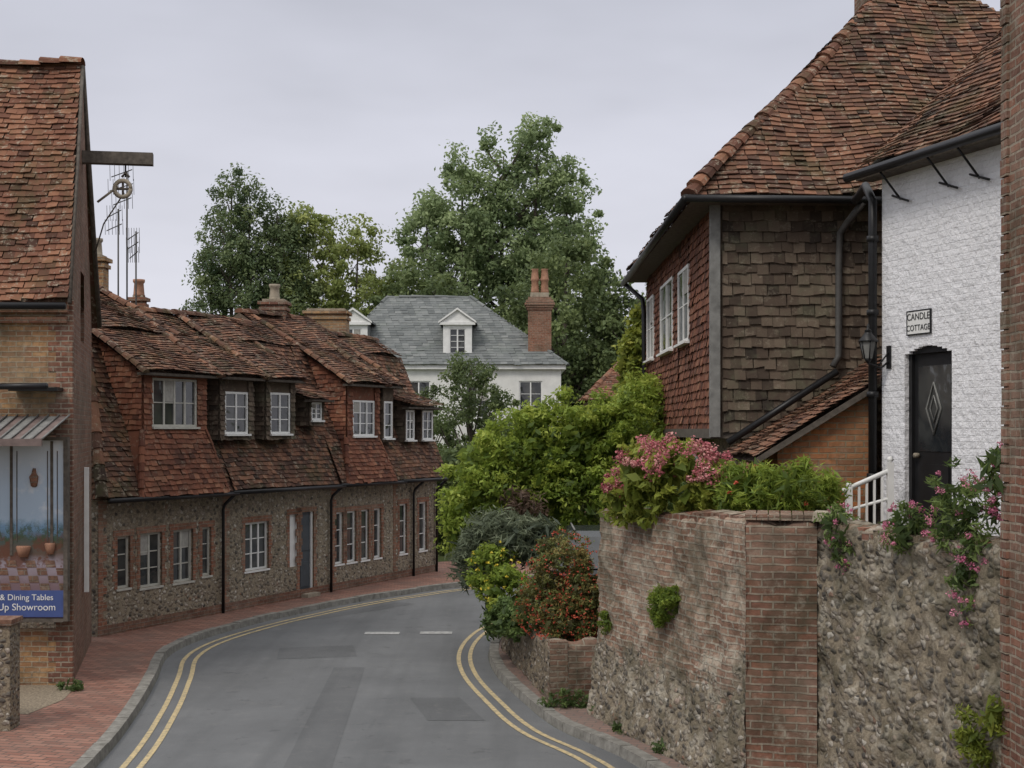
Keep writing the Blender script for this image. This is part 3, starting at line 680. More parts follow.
for P in ([A,B,r1,r0],[B,C,r1],[C,D,r0,r1],[D,A,r0]): tiles(t,P,'slate',w=.3,g=.2,lift=.012,sag=.0)
for a,b in ((A,r0),(B,r1),(C,r1),(D,r0),(r0,r1)): ridge(t,a,b,'slate',.1,.5)
t.build('roof',e,uv=False)
d=MB()
for cx in (-6.85,-2.35):
    FD=frame((cx-.62,60.35),(1,0),(0,-1)); 
    wall(d,FD,0,1.24,6.75,8.35,[(.25,.99,7.05,8.2)],'white',dep=.08); window(d,FD,.25,.99,7.05,8.2,-.02,2,4,b=.06)
    for s in (0,1.24): d.poly([FD(s,0,6.7),FD(s,0,8.35),FD(s,-2.1,8.35),FD(s,-1,6.7)],'slate')
    d.hexa([FD(-.15,.12,8.33),FD(1.39,.12,8.33),FD(1.39,-.0,8.33),FD(-.15,-.0,8.33),FD(-.15,.12,8.45),FD(1.39,.12,8.45),FD(1.39,0,8.45),FD(-.15,0,8.45)],'white')
    d.poly([FD(-.1,.05,8.45),FD(1.34,.05,8.45),FD(.62,.05,8.98)],'white')
    for sg in (-1,1):
        d.hexa([FD(.62+sg*.82,.14,8.42),FD(.62,.14,9.0),FD(.62,-2.8,9.0),FD(.62+sg*.82,-2.8,8.42),FD(.62+sg*.82,.14,8.50),FD(.62,.14,9.09),FD(.62,-2.8,9.09),FD(.62+sg*.82,-2.8,8.50)],'slate')
        d.hexa([FD(.62+sg*.82,.16,8.40),FD(.62,.16,8.98),FD(.62,.06,8.98),FD(.62+sg*.82,.06,8.40),FD(.62+sg*.82,.16,8.48),FD(.62,.16,9.07),FD(.62,.06,9.07),FD(.62+sg*.82,.06,8.48)],'white')
d.build('dormers',e)
ch=MB(); cx,cy=1.2,60.9
ch.box(cx-.5,cx+.5,cy-.45,cy+.45,6,9.55,'brick_red'); 
for k,(o_,z) in enumerate(((.05,9.0),(.10,9.1),(.15,9.2),(.10,9.32))): ch.box(cx-.5-o_,cx+.5+o_,cy-.45-o_,cy+.45+o_,z,z+.098,'brick_red')
ch.box(cx-.4,cx+.4,cy-.35,cy+.35,9.55,9.75,'stonecap')
for px in (-.2,.22): ch.lathe((cx+px,cy,9.75),[(.20,0),(.18,.1),(.15,.5),(.19,.55),(.19,.62),(.17,.66),(.14,1.0),(.17,1.05),(.1,1.05)],'pot')
ch.build('chimney',e)
e=empty('brick_house',(4,54,0)); w=MB(); w.box(2.9,8,51,57,0,4.9,'brick_red'); w.build('walls',e)
t=MB(); A,B,C,D=(2.6,50.7,4.9),(8.3,50.7,4.9),(8.3,57.3,4.9),(2.6,57.3,4.9); r0,r1=(4.3,54,6.6),(6.5,54,6.6)
for P in ([A,B,r1,r0],[D,A,r0]): tiles(t,P,'roof_red',w=.2,g=.16,sag=.02)
t.poly([B,C,r1],'roof_red'); t.poly([C,D,r0,r1],'roof_red')
ridge(t,A,r0,'roof_red',.12); ridge(t,r0,r1,'roof_red',.12); t.build('roof',e,uv=False)
w=MB(); FH=frame((2.9,51),(1,0),(0,-1)); window(w,FH,.3,1.1,3.2,4.4,.06,2,3); window(w,FH,1.9,2.7,3.2,4.4,.06,2,3); w.build('windows',e)

# ------------------------------------------------------------------ tile hung house
e=empty('tile_hung_house',(6.5,25,0))
FL=frame((2.9,20),(0,1),(-1,0)); FC=frame((2.9,20),(1,0),(0,-1))
w=MB(); wn=[(2.7,4.1,5.25,6.5,2),(4.95,7.0,5.25,6.55,2),(8.35,9.7,5.25,6.55,2)]
wall(w,FL,0,10,3.8,7.15,[x[:4] for x in wn],'hung_red',dep=.12)
wall(w,FC,0,8,3.8,7.15,[],'hung_brown')
w.poly([(2.9,20,3.8),(10.9,20,3.8),(10.9,30,3.8),(2.9,30,3.8)],'wood')
w.box(3.25,10.8,20.3,29.8,0,3.79,'flint'); w.poly([(2.9,30,3.8),(10.9,30,3.8),(10.9,30,7.1),(2.9,30,7.1)],'brick_dark')
w.box(2.84,2.95,20,30,3.68,3.82,'wood'); w.box(2.95,9,19.98,20.06,3.68,3.82,'wood')
w.box(3.18,3.24,21.2,22.4,.9,3.4,'black'); w.box(3.1,3.24,23.4,24.9,2.2,3.4,'white')
w.build('walls',e)
h=MB(); xs=[0]+[v for x in wn for v in x[:2]]+[10]
for i in range(0,len(xs),2): tiles(h,[FL(xs[i]-.0,.012,3.78),FL(xs[i+1],.012,3.78),FL(xs[i+1],.012,7.1),FL(xs[i],.012,7.1)],'hung_red',w=.17,g=.125,sag=.01,under=False)
for x in wn:
    tiles(h,[FL(x[0],.012,3.78),FL(x[1],.012,3.78),FL(x[1],.012,x[2]-.05),FL(x[0],.012,x[2]-.05)],'hung_red',w=.17,g=.125,sag=.01,under=False)
    tiles(h,[FL(x[0],.012,x[3]),FL(x[1],.012,x[3]),FL(x[1],.012,7.1),FL(x[0],.012,7.1)],'hung_red',w=.17,g=.125,sag=.01,under=False)
tiles(h,[FC(.1,.012,3.78),FC(6,.012,3.78),FC(6,.012,7.1),FC(.1,.012,7.1)],'hung_brown',w=.165,g=.15,sag=.01,under=False,lift=.028,amp=1.3)
h.build('hung_tiles',e,uv=False)
m=MB()
for x in wn: window(m,FL,x[0],x[1],x[2],x[3],.05,x[4],2,b=.055)
m.box(2.82,2.96,19.90,20.02,3.7,7.1,'post')
m.build('windows',e)
t=MB(); A,B,C,D=(2.45,19.55,7.12),(11.3,19.55,7.12),(11.3,30.5,7.12),(2.45,30.5,7.12); r0,r1=(6.8,23.8,11.7),(6.8,26.5,11.7)
for P in ([A,B,r0],[D,A,r0,r1]): tiles(t,P,'roof',w=.17,g=.11,tb=.06,sag=.075,amp=1.3)
t.poly([B,C,r1,r0],'roof',.3); t.poly([C,D,r1],'roof',.3)
ridge(t,A,r0,'roof_red',.13,.2); ridge(t,r0,r1,'roof_red',.14)
t.poly([(2.5,19.6,7.0),(11.3,19.6,7.0),(11.3,30.4,7.0),(2.5,30.4,7.0)],'wood')
t.build('roof',e,uv=False)
chimney(e,6.45,24.6,10.8,12.6,.7,.7,'brick_old',1)
p=MB()
p.tube([(2.42,19.5,7.03),(2.42,30.5,6.98)],.06,'black'); p.tube([(2.42,19.5,7.03),(5.2,19.5,7.0)],.055,'black')
p.tube([(2.42,30.3,6.98),(2.8,30.0,6.6),(2.82,29.9,6.3),(2.82,29.9,1.)],.05,'black')
p.tube([(4.9,19.5,6.98),(4.75,19.75,6.75),(4.66,19.88,6.6),(4.64,19.88,6.2),(4.64,19.88,4.85),(4.55,19.85,4.7)],.05,'greypipe')
p.tube([(3.05,19.8,3.62),(4.6,19.8,4.63)],.05,'black')
p.build('pipes',e,uv=False)
zl=lambda x:3.5+.62*(x-3.05)
l=MB(); l.add([(3.3,17.4,2.6),(4.5,17.4,2.6),(4.5,17.4,zl(4.5)-.05),(3.3,17.4,zl(3.3)-.05)],[(0,1,2,3)],'brick_orange')
l.add([(3.3,17.4,2.6),(3.3,20,2.6),(3.3,20,zl(3.3)-.05),(3.3,17.4,zl(3.3)-.05)],[(0,1,2,3)],'brick_orange')
l.build('lean_to_walls',e)
l=MB(); tiles(l,[(3.0,17.25,zl(3.0)),(4.5,17.25,zl(4.5)),(5.25,19.95,zl(5.25)),(3.0,19.95,zl(3.0))],'roof',tb=.15); 
l.hexa([(3.0,17.25,zl(3.0)-.1),(4.5,17.25,zl(4.5)-.1),(4.5,17.29,zl(4.5)-.1),(3.0,17.29,zl(3.0)-.1),(3.0,17.25,zl(3)-.02),(4.5,17.25,zl(4.5)-.02),(4.5,17.29,zl(4.5)-.02),(3.0,17.29,zl(3)-.02)],'wood')
l.build('lean_to_roof',e,uv=False)

# ------------------------------------------------------------------ white cottage
e=empty('white_cottage',(7,15,0)); FWc=frame((4.52,17.1),(.32,-.947),(-.947,-.32))
w=MB(); wall(w,FWc,0,6.5,2.4,7.05,[(.47,1.38,2.6,4.78)],'whitewash',dep=.18)
w.poly([FWc(0,0,2.4),FWc(0,-5.5,2.4),FWc(0,-5.5,7),FWc(0,-2.8,9.4),FWc(0,0,7.0)],'brick_dark')
w.build('walls',e)
d=MB(); F=FWc
d.boxf(F,.47,.53,-.16,-.06,2.6,4.78,'black'); d.boxf(F,1.32,1.38,-.16,-.06,2.6,4.78,'black'); d.boxf(F,.53,1.32,-.16,-.10,2.6,4.72,'black'); d.boxf(F,.47,1.38,-.16,-.05,4.70,4.78,'black')
for k in range(10):
    a0=.47+.091*k; m_=(a0+.0455-.925)/.455; hh=.10*(m_*m_)
    if hh>.006: d.boxf(F,a0,a0+.091,-.15,-.002,4.78-hh,4.781,'whitewash')
def ring(pts,dd,r,mat): d.tube([F(a,dd,z) for a,z in pts],r,mat,5)
ring([(.93,3.75),(.79,4.05),(.93,4.35),(1.07,4.05),(.93,3.75)],-.08,.013,'post')
ring([(.93,3.9),(.86,4.05),(.93,4.2),(1.0,4.05),(.93,3.9)],-.08,.009,'post')
d.boxf(F,.66,1.2,-.10,-.085,2.8,3.4,'black'); d.boxf(F,.62,1.24,-.10,-.09,3.55,4.55,'glass')
d.tube([F(.62,-.09,3.5),F(.62,-.03,3.5)],.03,'stonecap'); d.boxf(F,.4,1.5,-.1,.15,2.5,2.62,'stonecap')
d.build('door',e)
t=MB(); tiles(t,[FWc(-.25,.28,6.98),FWc(6.5,.28,6.98),FWc(6.5,-2.8,9.62),FWc(-.25,-2.8,9.62)],'roof',w=.17,g=.11,sag=.06,tb=.03,amp=1.2)
t.poly([FWc(-.25,-5.8,6.98),FWc(6.5,-5.8,6.98),FWc(6.5,-2.8,9.6),FWc(-.25,-2.8,9.6)],'roof')
ridge(t,FWc(-.25,-2.8,9.62),FWc(6.5,-2.8,9.62),'roof'); t.boxf(FWc,-.2,6.5,-.0,.24,6.86,6.93,'wood'); t.build('roof',e,uv=False)
p=MB(); p.tube([FWc(-.25,.34,6.9),FWc(6.4,.34,6.95)],.06,'black')
x,y,_=FWc(-.05,.10,0)
p.tube([(4.75,19.4,6.98),(4.6,18.6,6.9),(4.42,17.5,6.85),(x,y,6.6),(x,y,6.2),(x,y,2.6)],.055,'black')
for z in (6.1,5.2,4.2,3.2): p.tube([(x,y,z),(x,y,z+.07)],.075,'black')
for s in (.42,1.35,1.9): 
    p.tube([FWc(s,.02,6.55),FWc(s,.32,6.88)],.014,'black',5); p.tube([FWc(s,.0,6.9),FWc(s,.36,6.9)],.012,'black',5)
    p.tube([FWc(s-.16,.03,6.62),FWc(s+.2,.05,6.5)],.014,'black',5)
p.build('gutter_and_pipes',e,uv=False)
sg=empty('house_name_sign',F(.83,.03,5.05)); s=MB(); s.boxf(F,.55,1.0,.004,.02,4.92,5.2,'white'); 
for a,b,c,dd in ((.55,1.0,4.915,4.93),(.55,1.0,5.19,5.205),(.54,.555,4.915,5.205),(.995,1.01,4.915,5.205)): s.boxf(F,a,b,.004,.024,c,dd,'black')
s.build('plate',sg); rz_=math.atan2(-.947,.32)
text('CANDLE',F(.775,.024,5.125),.115,'black',sg,(math.pi/2,0,rz_),ext=.001); text('COTTAGE',F(.775,.024,4.995),.10,'black',sg,(math.pi/2,0,rz_),ext=.001)
x,y,_=F(.16,.3,0); ln=MB(); z=4.66
ln.lathe((x,y,z),[(.015,-.06),(.035,-.03),(.05,0)],'black',6); 
ln.lathe((x,y,z),[(.055,.0),(.10,.20)],'post',6,sq=True)
for j in range(6):
    th=2*math.pi*(j+.5)/6; ln.tube([(x+.057*math.cos(th),y+.057*math.sin(th),z),(x+.104*math.cos(th),y+.104*math.sin(th),z+.2)],.009,'black',4)
ln.lathe((x,y,z),[(.125,.20),(.12,.22),(.05,.30),(.04,.33),(.05,.335),(.015,.36),(.02,.39),(.005,.42)],'black',6)
ln.tube([F(.16,.0,z-.02),F(.16,.12,z-.11),(x,y,z-.06)],.014,'black',6); ln.tube([F(.16,0,z+.1),F(.16,.16,z-.09)],.01,'black',5); ln.boxf(F,.12,.20,.0,.02,z-.12,z+.16,'black')
ln.build('wall_lantern',uv=False)
h=MB()
for k in range(6):
    x=4.0+k*.085; y=16.5-k*.02; h.box(x-.013,x+.013,y-.013,y+.013,2.6,3.12+k*.035,'white')
for x,y,z in ((4.43,16.4,3.42),(3.97,16.5,3.12)): h.box(x-.035,x+.035,y-.035,y+.035,2.6,z,'white'); h.lathe((x,y,z),[(.02,0),(.04,.03),(.02,.07)],'white',8)
h.tube([(3.9,16.52,3.08),(4.43,16.4,3.33)],.03,'white',6); h.tube([(3.95,16.52,2.85),(4.43,16.4,3.0)],.02,'white',6)
h.build('white_stair_railing',uv=False)
e=empty('brick_building',(6,10.5,0)); w=MB(); w.box(3.97,9,8.5,11.3,0,9.5,'brick_old')
for k in range(62): w.box(3.95+random.gauss(0,.004),4.2 if k%2 else 4.33,11.18,11.316,.02+k*.153,.16+k*.153,'brick_old')
w.build('walls',e)

# ------------------------------------------------------------------ retaining walls
def rough_wall(mb,p0,p1,z0,za,zb,mat,th=.35,amp=.035,cell=.045,sg=1,batter=0.,fine=.02):
    p0=np.array(p0,float);p1=np.array(p1,float); L=np.linalg.norm(p1-p0); d=(p1-p0)/L; n=np.array([d[1],-d[0]])*sg
    nu=int(L/cell)+1; nv=int(max(za,zb)/cell)+1; V=[];F=[]
    for j in range(nv+3):
        for i in range(nu+1):
            t=i/nu; zt=za+(zb-za)*t+.03*math.sin(t*9)+.018*noise.noise(Vector((t*L*4,0,5)))
            if j<=nv: z=z0+(zt-z0)*j/nv; off=amp*noise.fractal(Vector((p0[0]+t*L*3,z*3,p0[1])),1,2,4)*1.2+fine*noise.noise(Vector((t*L*16,z*18,2)))+batter*min(1,t*3)*(1-j/nv)**2
            elif j==nv+1: off=-th*.5; z=zt+.05
            else: off=-th; z=zt-.01
            if j==nv: off-=.02
            q=p0+d*t*L+n*off; V.append((q[0],q[1],z))
    w=nu+1
    for j in range(nv+2):
        for i in range(nu): F.append((j*w+i,j*w+i+1,(j+1)*w+i+1,(j+1)*w+i))
    mb.add(V,F,mat,T=(d[0],d[1],0),smooth=True)
w=MB(); rough_wall(w,(2.50,14.15),(1.17,18.35),0,2.86,2.72,'oldwall',sg=-1,batter=.2,amp=.05)
rough_wall(w,(1.17,18.35),(3.3,18.9),0,2.7,2.75,'oldwall',sg=-1)
p0=np.array((2.46,14.5));p1=np.array((1.2,18.3)); L=np.linalg.norm(p1-p0); d=(p1-p0)/L; n=np.array([d[1],-d[0]])
s=0.
while s<L-.1:
    a=p0+d*s; b=p0+d*(s+.1); zz=2.86-.14*s/L+.03+random.gauss(0,.01)+.02*math.sin(s*2.1); o=random.gauss(.0,.014)
    q=[a-n*(.03+o),b-n*(.03+o),b+n*.2,a+n*.2]
    w.hexa([(*v,zz-.1) for v in q]+[(*(v),zz+(.03 if i>1 else 0)) for i,v in enumerate(q)],'brick_old',T=(d[0],d[1],0)); s+=.112
w.build('old_retaining_wall')
w=MB(); rough_wall(w,(3.02,13.86),(2.34,14.02),0,2.86,2.86,'brick_old',sg=-1,amp=.03,th=.3,fine=.014); rough_wall(w,(2.34,14.02),(2.5,14.7),0,2.86,2.86,'brick_old',sg=-1,amp=.02,th=.3,fine=.012)
w.hexa([(2.37,14.1,0),(3.0,13.95,0),(3.2,14.5,0),(2.52,14.75,0),(2.37,14.1,2.86),(3.0,13.95,2.86),(3.2,14.5,2.86),(2.52,14.75,2.86)],'brick_old')
for k in range(6):
    a0=2.33+k*.113; w.hexa([(a0,14.0-k*.027,2.90),(a0+.105,13.975-k*.027,2.90),(a0+.2,14.5-k*.03,2.90),(a0+.1,14.53-k*.03,2.90),(a0,14.0-k*.027,2.955),(a0+.105,13.975-k*.027,2.955+random.gauss(0,.006)),(a0+.2,14.5-k*.03,2.97),(a0+.1,14.53-k*.03,2.97)],'brick_old')
w.hexa([(2.95,13.78,2.90),(3.22,13.7,2.90),(3.3,13.95,2.90),(3.02,14.0,2.90),(2.97,13.8,2.99),(3.2,13.72,2.97),(3.28,13.93,2.99),(3.04,13.98,3.0)],'stonecap')
w.build('brick_pier')
w=MB(); rough_wall(w,(4.05,11.1),(3.0,13.95),0,2.82,2.86,'oldwall_b',sg=-1,amp=.06,fine=.03)
p0=np.array((4.07,11.2));p1=np.array((3.05,13.9)); L=np.linalg.norm(p1-p0); d=(p1-p0)/L; n=np.array([d[1],-d[0]]); s=0.
while s<L-.1:
    l_=random.uniform(.1,.24); a=p0+d*s; b=p0+d*(s+l_-.01); zz=2.86+random.gauss(0,.015); o=random.gauss(.0,.02)
    q=[a-n*(.02+o),b-n*(.02+o),b+n*.2,a+n*.2]
    w.hexa([(*v,zz-.08) for v in q]+[(*(v),zz+(.02 if i>1 else 0)) for i,v in enumerate(q)],random.choice(['brick_old','flint_near','flint_near']),T=(d[0],d[1],0)); s+=l_
w.build('flint_retaining_wall')
w=MB(); rough_wall(w,(.52,18.85),(-.18,23.7),0,.86,.75,'flint_near',sg=-1,th=.3); rough_wall(w,(-.18,23.7),(.15,26.5),0,.75,.7,'flint_near',sg=-1,th=.3)
rough_wall(w,(1.2,18.95),(.52,18.85),0,.9,.9,'brick_old',sg=-1,th=.3,amp=.02,fine=.01); w.hexa([(.50,18.83,0),(.76,18.87,0),(.74,19.1,0),(.48,19.05,0),(.51,18.84,.95),(.75,18.88,.95),(.73,19.08,.95),(.49,19.04,.95)],'brick_old')
w.build('low_flint_wall')
t=MB(); t.prism([(1.4,18.5),(2.7,14.6),(3.3,14.1),(4.3,11.2),(12,11.2),(12,20.3),(3.2,20.3),(3.2,18.9)],0,2.66,'soil'); t.prism([(.68,19.0),(.04,23.6),(.3,26.4),(1.3,28.2),(3.3,29.9),(3.3,19.0)],0,.8,'soil','soil'); t.build('terrace_ground')

# ------------------------------------------------------------------ car
def car(cx,cy,z):
    e=empty('parked_car',(cx,cy,z)); M['carpaint']=m_plain('car_paint_dark',(.015,.018,.022),.25,.1,spec=.6); b=MB()
    prof=[(0,.3),(-.02,.55),(.05,.85),(.12,.93),(.9,1.0),(3.0,.98),(3.75,.82),(3.9,.6),(3.88,.3)]
    n=len(prof); W=[.78,.84,.87,.85,.86,.86,.82,.80,.78]; V=[];F=[]
    for s in (-1,1):
        for (yy,zz),ww in zip(prof,W): V.append((cx+s*ww,cy+yy,z+zz))
    F=[(i,i+1,n+i+1,n+i) for i in range(n-1)]+[tuple(range(n)),tuple(range(2*n-1,n-1,-1)),(0,n,2*n-1,n-1)]
    b.add(V,F,'carpaint')
    cab=[(.10,.94),(.48,1.38),(.75,1.45),(1.9,1.46),(2.3,1.38),(3.05,.97)]
    ww=[.80,.66,.62,.62,.65,.80]; k=len(cab); V=[]
    for s in (-1,1):
        for (yy,zz),q in zip(cab,ww): V.append((cx+s*q,cy+yy,z+zz))
    b.add(V,[(1,2,k+2,k+1),(2,3,k+3,k+2),(3,4,k+4,k+3)],'carpaint'); b.add(V,[(0,1,k+1,k),(4,5,k+5,k+4),tuple(range(k)),tuple(range(2*k-1,k-1,-1))],'glass')
    for s in (-1,1):
        for yy in (.75,3.05):
            b.tube([(cx+s*.66,cy+yy,z+.31),(cx+s*.86,cy+yy,z+.31)],.31,'dark',18); b.tube([(cx+s*.85,cy+yy,z+.31),(cx+s*.875,cy+yy,z+.31)],.19,'post',12)
        b.box(cx+s*.87-.06,cx+s*.87+.12*s,cy+2.5,cy+2.62,z+.95,z+1.08,'carpaint')
        b.tube([(cx+s*.55,cy+.7,z+1.47),(cx+s*.55,cy+2.0,z+1.48)],.015,'post',5)
    M['taillight']=m_plain('tail_light',(.3,.01,.01),.2,.1)
    for s in (-1,1): b.box(cx+s*.72-.1,cx+s*.72+.1,cy-.02,cy+.1,z+.62,z+.85,'taillight')
    b.box(cx-.26,cx+.26,cy-.045,cy-.01,z+.45,z+.57,'fl_yel'); b.box(cx-.8,cx+.8,cy-.06,cy+.06,z+.28,z+.42,'dark')
    b.build('body',e,uv=False)
car(1.50,20.5,.82)

# ------------------------------------------------------------------ vegetation
tree('poplar_tree',-16.0,80,0,None,'leaf_conifer',380,.58,95,.11,.06,.3,.42,flat=1.1,stems=[(0,0,[(4,1.7),(9,2.1),(13,1.7),(16.5,1.2),(19.3,.35)],1.),(-1.2,.3,[(4,1.),(9,1.5),(13,1.1),(16.2,.4)],.6),(1.0,.2,[(5,1.2),(10,1.6),(14,1.2),(17.8,.4)],.6)])
tree('poplar_tree',-13.6,81,0,None,'leaf_conifer',380,.58,95,.11,.06,.3,.5,flat=1.1,stems=[(0,0,[(4,1.7),(9,2.0),(13,1.5),(17.5,.4)],1.),(1.3,.2,[(4,1.2),(9,1.7),(12,1.3),(15.8,.4)],.7)])
tree('birch_tree',-10.2,82,0,None,'leaf_light',430,.62,90,.12,.08,.2,.45,stems=[(-1.7,0,[(6,1.9),(10,2.4),(14,1.9),(17.2,.7)],1.),(1.2,0,[(5,2.0),(9,2.7),(13,2.1),(16.2,.8)],1.),(3.2,.5,[(5,1.6),(9,2.0),(12.8,.9)],.7)])
tree('tall_poplar_tree',-.7,82,0,None,'leaf_poplar',720,.75,100,.13,.085,.45,.48,.2,stems=[(-4.3,0,[(7,1.8),(11,2.4),(14.5,2.1),(17.4,.8)],.95),(-2.2,-.5,[(8,2.2),(13,2.5),(17,2.1),(20.2,.9)],1.2),(.2,.3,[(8,2.4),(14,2.8),(18.5,2.1),(21.4,1.0)],1.4),(2.2,-.3,[(8,2.3),(13,2.7),(18.5,2.1),(21.8,.9)],1.4),(4.0,.2,[(8,2.),(13,2.3),(17,1.9),(19.4,.8)],1.05)])
tree('sycamore_tree',2.8,72,0,[(3,3.3),(7,4.6),(10,3.9),(12,2.4),(13.4,.8)],'leaf_dark',300,.75,100,.12,.085,.35,.5)
tree('sycamore_tree',-4.5,72,0,[(3,3),(8,3.2),(10.2,2.4),(12.2,.8)],'leaf_dark',190,.7,100,.12,.085,.3,.5)
tree('sycamore_tree',6.3,70,0,[(3,3),(7,2.9),(9.2,2.1),(11.2,.7)],'leaf_dark',160,.7,100,.12,.085,.3,.4)
tree('garden_tree',-1.3,45,0,[(2.2,1.5),(3.6,1.9),(5.0,1.4),(6.2,.4)],'leaf_dark',150,.30,95,.06,.035,.12,.45)
tree('garden_tree',-3.0,50,0,[(2.2,.8),(3.6,1.0),(4.6,.5)],'leaf_mid',60,.34,90,.07,.045,.1,.5)
bl=[(x,76+random.uniform(-2,2),3.0,3.6,2.5,random.uniform(4.2,5.6)) for x in range(-34,36,5)]
bush('distant_tree_line',bl,'leaf_dark',dens=1.2,cr=1.0,per=60,L=.2,W=.13)
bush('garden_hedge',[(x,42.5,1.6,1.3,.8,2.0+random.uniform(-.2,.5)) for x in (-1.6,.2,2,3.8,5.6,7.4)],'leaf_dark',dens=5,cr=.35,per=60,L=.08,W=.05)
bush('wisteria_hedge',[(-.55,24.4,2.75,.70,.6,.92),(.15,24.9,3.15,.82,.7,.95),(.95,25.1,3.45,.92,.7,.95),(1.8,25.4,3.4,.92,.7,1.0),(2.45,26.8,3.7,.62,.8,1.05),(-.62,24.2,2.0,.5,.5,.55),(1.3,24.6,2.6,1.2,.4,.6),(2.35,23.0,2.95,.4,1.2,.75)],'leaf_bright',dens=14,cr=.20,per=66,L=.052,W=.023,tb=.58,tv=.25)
bush('climbing_ivy',[(2.6,30.4,4.4,.34,.4,.9),(2.68,30.6,5.3,.26,.4,.8),(2.78,30.8,6.0,.18,.3,.5),(2.4,30.0,3.8,.5,.5,.7)],'leaf_lime',dens=18,cr=.17,per=40,L=.065,W=.04,tb=.4)
bush('lavender_shrub',[(-.38,23.3,2.0,.42,.4,.42),(.05,23.0,2.05,.5,.4,.42),(.45,22.8,1.95,.4,.4,.38),(-.55,23.6,1.6,.4,.4,.4)],'leaf_grey',dens=22,cr=.15,per=46,L=.085,W=.013,tb=.55)
bush('withered_shrub',[(.15,23.9,2.5,.42,.3,.25)],'leaf_brown',dens=22,cr=.12,per=26,L=.06,W=.014,tb=.6)
bush('yellow_flowering_shrub',[(-.30,22.5,1.5,.36,.35,.48),(-.05,22.0,1.3,.33,.3,.42)],'leaf_bright',dens=28,cr=.1,per=40,L=.04,W=.02,flowers=[('fl_yel',40,.03,9,.02)])
bush('trailing_shrub',[(-.06,21.6,.95,.26,.45,.3),(.05,20.7,.95,.22,.4,.24),(-.2,22.4,.8,.22,.4,.35)],'leaf_mid',dens=28,cr=.1,per=40,L=.04,W=.02,tb=.65)
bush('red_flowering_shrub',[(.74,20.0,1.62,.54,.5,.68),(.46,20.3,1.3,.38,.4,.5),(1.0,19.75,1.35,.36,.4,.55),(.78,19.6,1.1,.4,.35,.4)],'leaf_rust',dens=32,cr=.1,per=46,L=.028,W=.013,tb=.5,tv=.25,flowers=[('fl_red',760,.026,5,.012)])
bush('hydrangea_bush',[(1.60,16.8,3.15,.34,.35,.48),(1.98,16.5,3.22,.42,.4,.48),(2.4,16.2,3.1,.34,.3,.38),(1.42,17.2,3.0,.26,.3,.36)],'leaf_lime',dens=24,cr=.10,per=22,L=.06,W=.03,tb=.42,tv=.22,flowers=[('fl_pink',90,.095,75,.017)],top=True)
bush('leafy_border_plant',[(2.7,15.7,3.08,.38,.35,.34),(3.05,15.5,3.12,.38,.35,.34),(3.4,15.6,3.05,.3,.3,.32)],'leaf_bright',dens=26,cr=.13,per=36,L=.065,W=.013,tb=.45,tv=.22,flowers=[('fl_red',6,.03,14,.014)])
bush('border_plant',[(3.18,13.6,2.88,.18,.14,.20),(3.22,13.45,2.66,.14,.12,.20)],'leaf_mid',dens=60,cr=.07,per=22,L=.035,W=.011,tb=.9,flowers=[('fl_mag',22,.035,26,.010)])
bush('valerian_plant',[(3.78,12.0,3.12,.22,.18,.38),(3.95,11.7,3.0,.20,.18,.42),(3.52,12.5,2.94,.20,.14,.20),(3.84,11.72,2.5,.17,.10,.32),(3.98,11.45,3.4,.08,.1,.3)],'leaf_mid',dens=40,cr=.09,per=24,L=.045,W=.012,tb=.95,tv=.25,flowers=[('fl_mag',110,.04,40,.009)])
bush('wall_fern',[(1.78,16.2,1.78,.16,.26,.2),(1.72,16.35,1.66,.12,.16,.14),(1.80,16.0,1.9,.1,.14,.12)],'leaf_bright',dens=80,cr=.06,per=46,L=.026,W=.009,tb=.3)
bush('wall_fern',[(1.22,17.95,1.35,.09,.14,.16)],'leaf_bright',dens=80,cr=.05,per=34,L=.022,W=.009,tb=.3)
bush('wall_fern',[(3.80,11.55,1.35,.12,.14,.22),(3.84,11.45,1.10,.10,.1,.16),(3.9,11.3,1.5,.1,.1,.15)],'leaf_lime',dens=60,cr=.07,per=26,L=.03,W=.010,tb=.3)
bush('weeds',[(.6,18.65,.2,.2,.12,.14),(.95,18.7,.18,.2,.1,.12),(1.15,18.15,.15,.10,.14,.1),(-6.3,19.9,.15,.2,.1,.08),(1.35,17.2,.14,.08,.2,.07),(1.75,16.0,.14,.07,.2,.07)],'leaf_mid',dens=44,cr=.07,per=24,L=.035,W=.010,tb=.6)
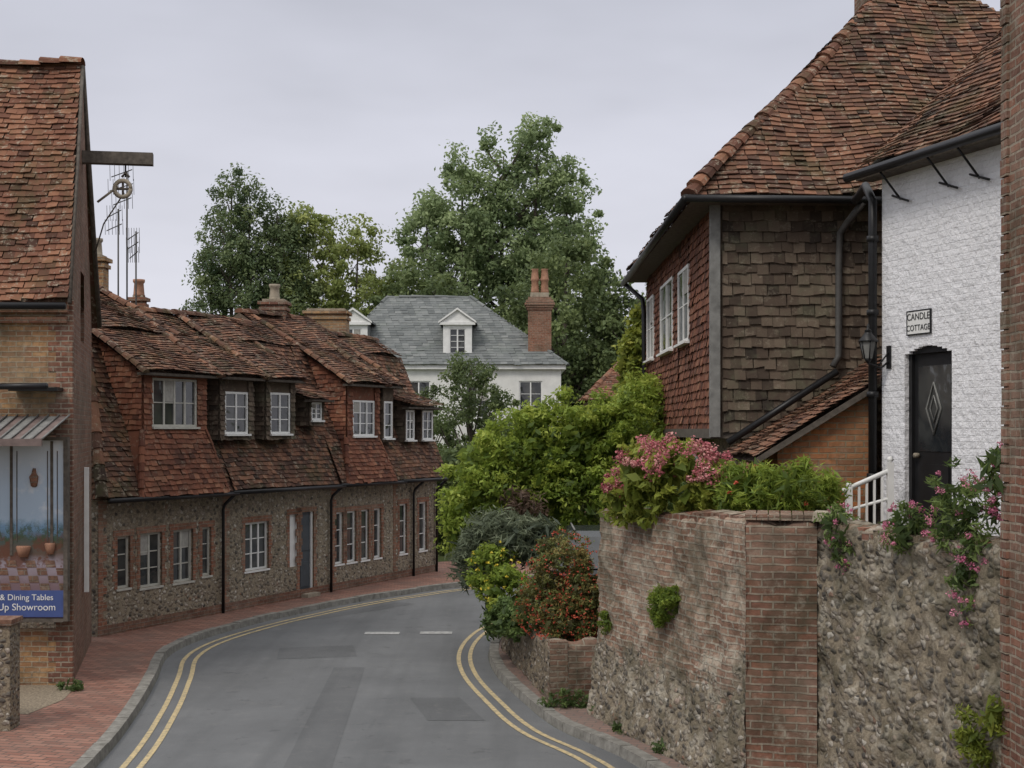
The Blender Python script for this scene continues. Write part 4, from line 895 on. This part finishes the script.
bush('rear_shrubs',[(3.0,17.0,2.95,.3,.2,.35),(2.2,17.9,2.9,.5,.4,.3),(3.6,16.6,2.75,.3,.25,.2)],'leaf_mid',dens=22,cr=.1,per=34,L=.045,W=.02)

# ------------------------------------------------------------------ sky, sun, camera
wd=bpy.data.worlds.new('World'); scene.world=wd; wd.use_nodes=True; t=NT('w',world=wd); t.t.nodes.clear()
sk=t.n('TexSky',sky_type='NISHITA',sun_disc=False,sun_elevation=R_(50),sun_rotation=R_(215))
gc=t.n('TexCoord').outputs['Generated']; z=t.n('SeparateXYZ',{0:gc}).outputs[2]
base=t.ramp(z,[(0,(.40,.395,.435)),(.15,(.375,.375,.415)),(.30,(.315,.32,.36)),(.5,(.49,.49,.51)),(1,(.86,.86,.87))])
mp=t.n('Mapping',{'Vector':gc,'Scale':(1.,1.,3.2)}).outputs[0]
cl=t.ramp(t.noise(mp,2.6,4,.55),[(.3,.80),(.7,1.0)])
base=t.mix(1.,base,cl,'MULTIPLY')
base=t.n('VectorMath',{0:base,3:21.},operation='SCALE').outputs[0]
c=t.mix(.93,sk.outputs[0],base)
bg=t.n('Background',{'Color':c,'Strength':.1}); out=t.n('OutputWorld'); t.link(bg.outputs[0],out.inputs[0])
sd=bpy.data.lights.new('sun','SUN'); sd.energy=1.45; sd.angle=R_(16); sd.color=(1,.93,.84); so=bpy.data.objects.new('sun',sd); scene.collection.objects.link(so)
az=R_(215); el=R_(50); v=Vector((math.sin(az)*math.cos(el),math.cos(az)*math.cos(el),math.sin(el)))
so.rotation_euler=v.to_track_quat('Z','Y').to_euler(); so.location=(0,0,30)
cd=bpy.data.cameras.new('camera'); co=bpy.data.objects.new('camera',cd); scene.collection.objects.link(co); scene.camera=co
co.location=(0,0,3.8); co.rotation_euler=(R_(90),0,0); cd.sensor_width=36; cd.lens=1400*36/1024; cd.shift_y=46/1024; cd.clip_end=3000; cd.clip_start=.1
scene.view_settings.view_transform='Standard'; scene.view_settings.look='None'; scene.view_settings.exposure=0
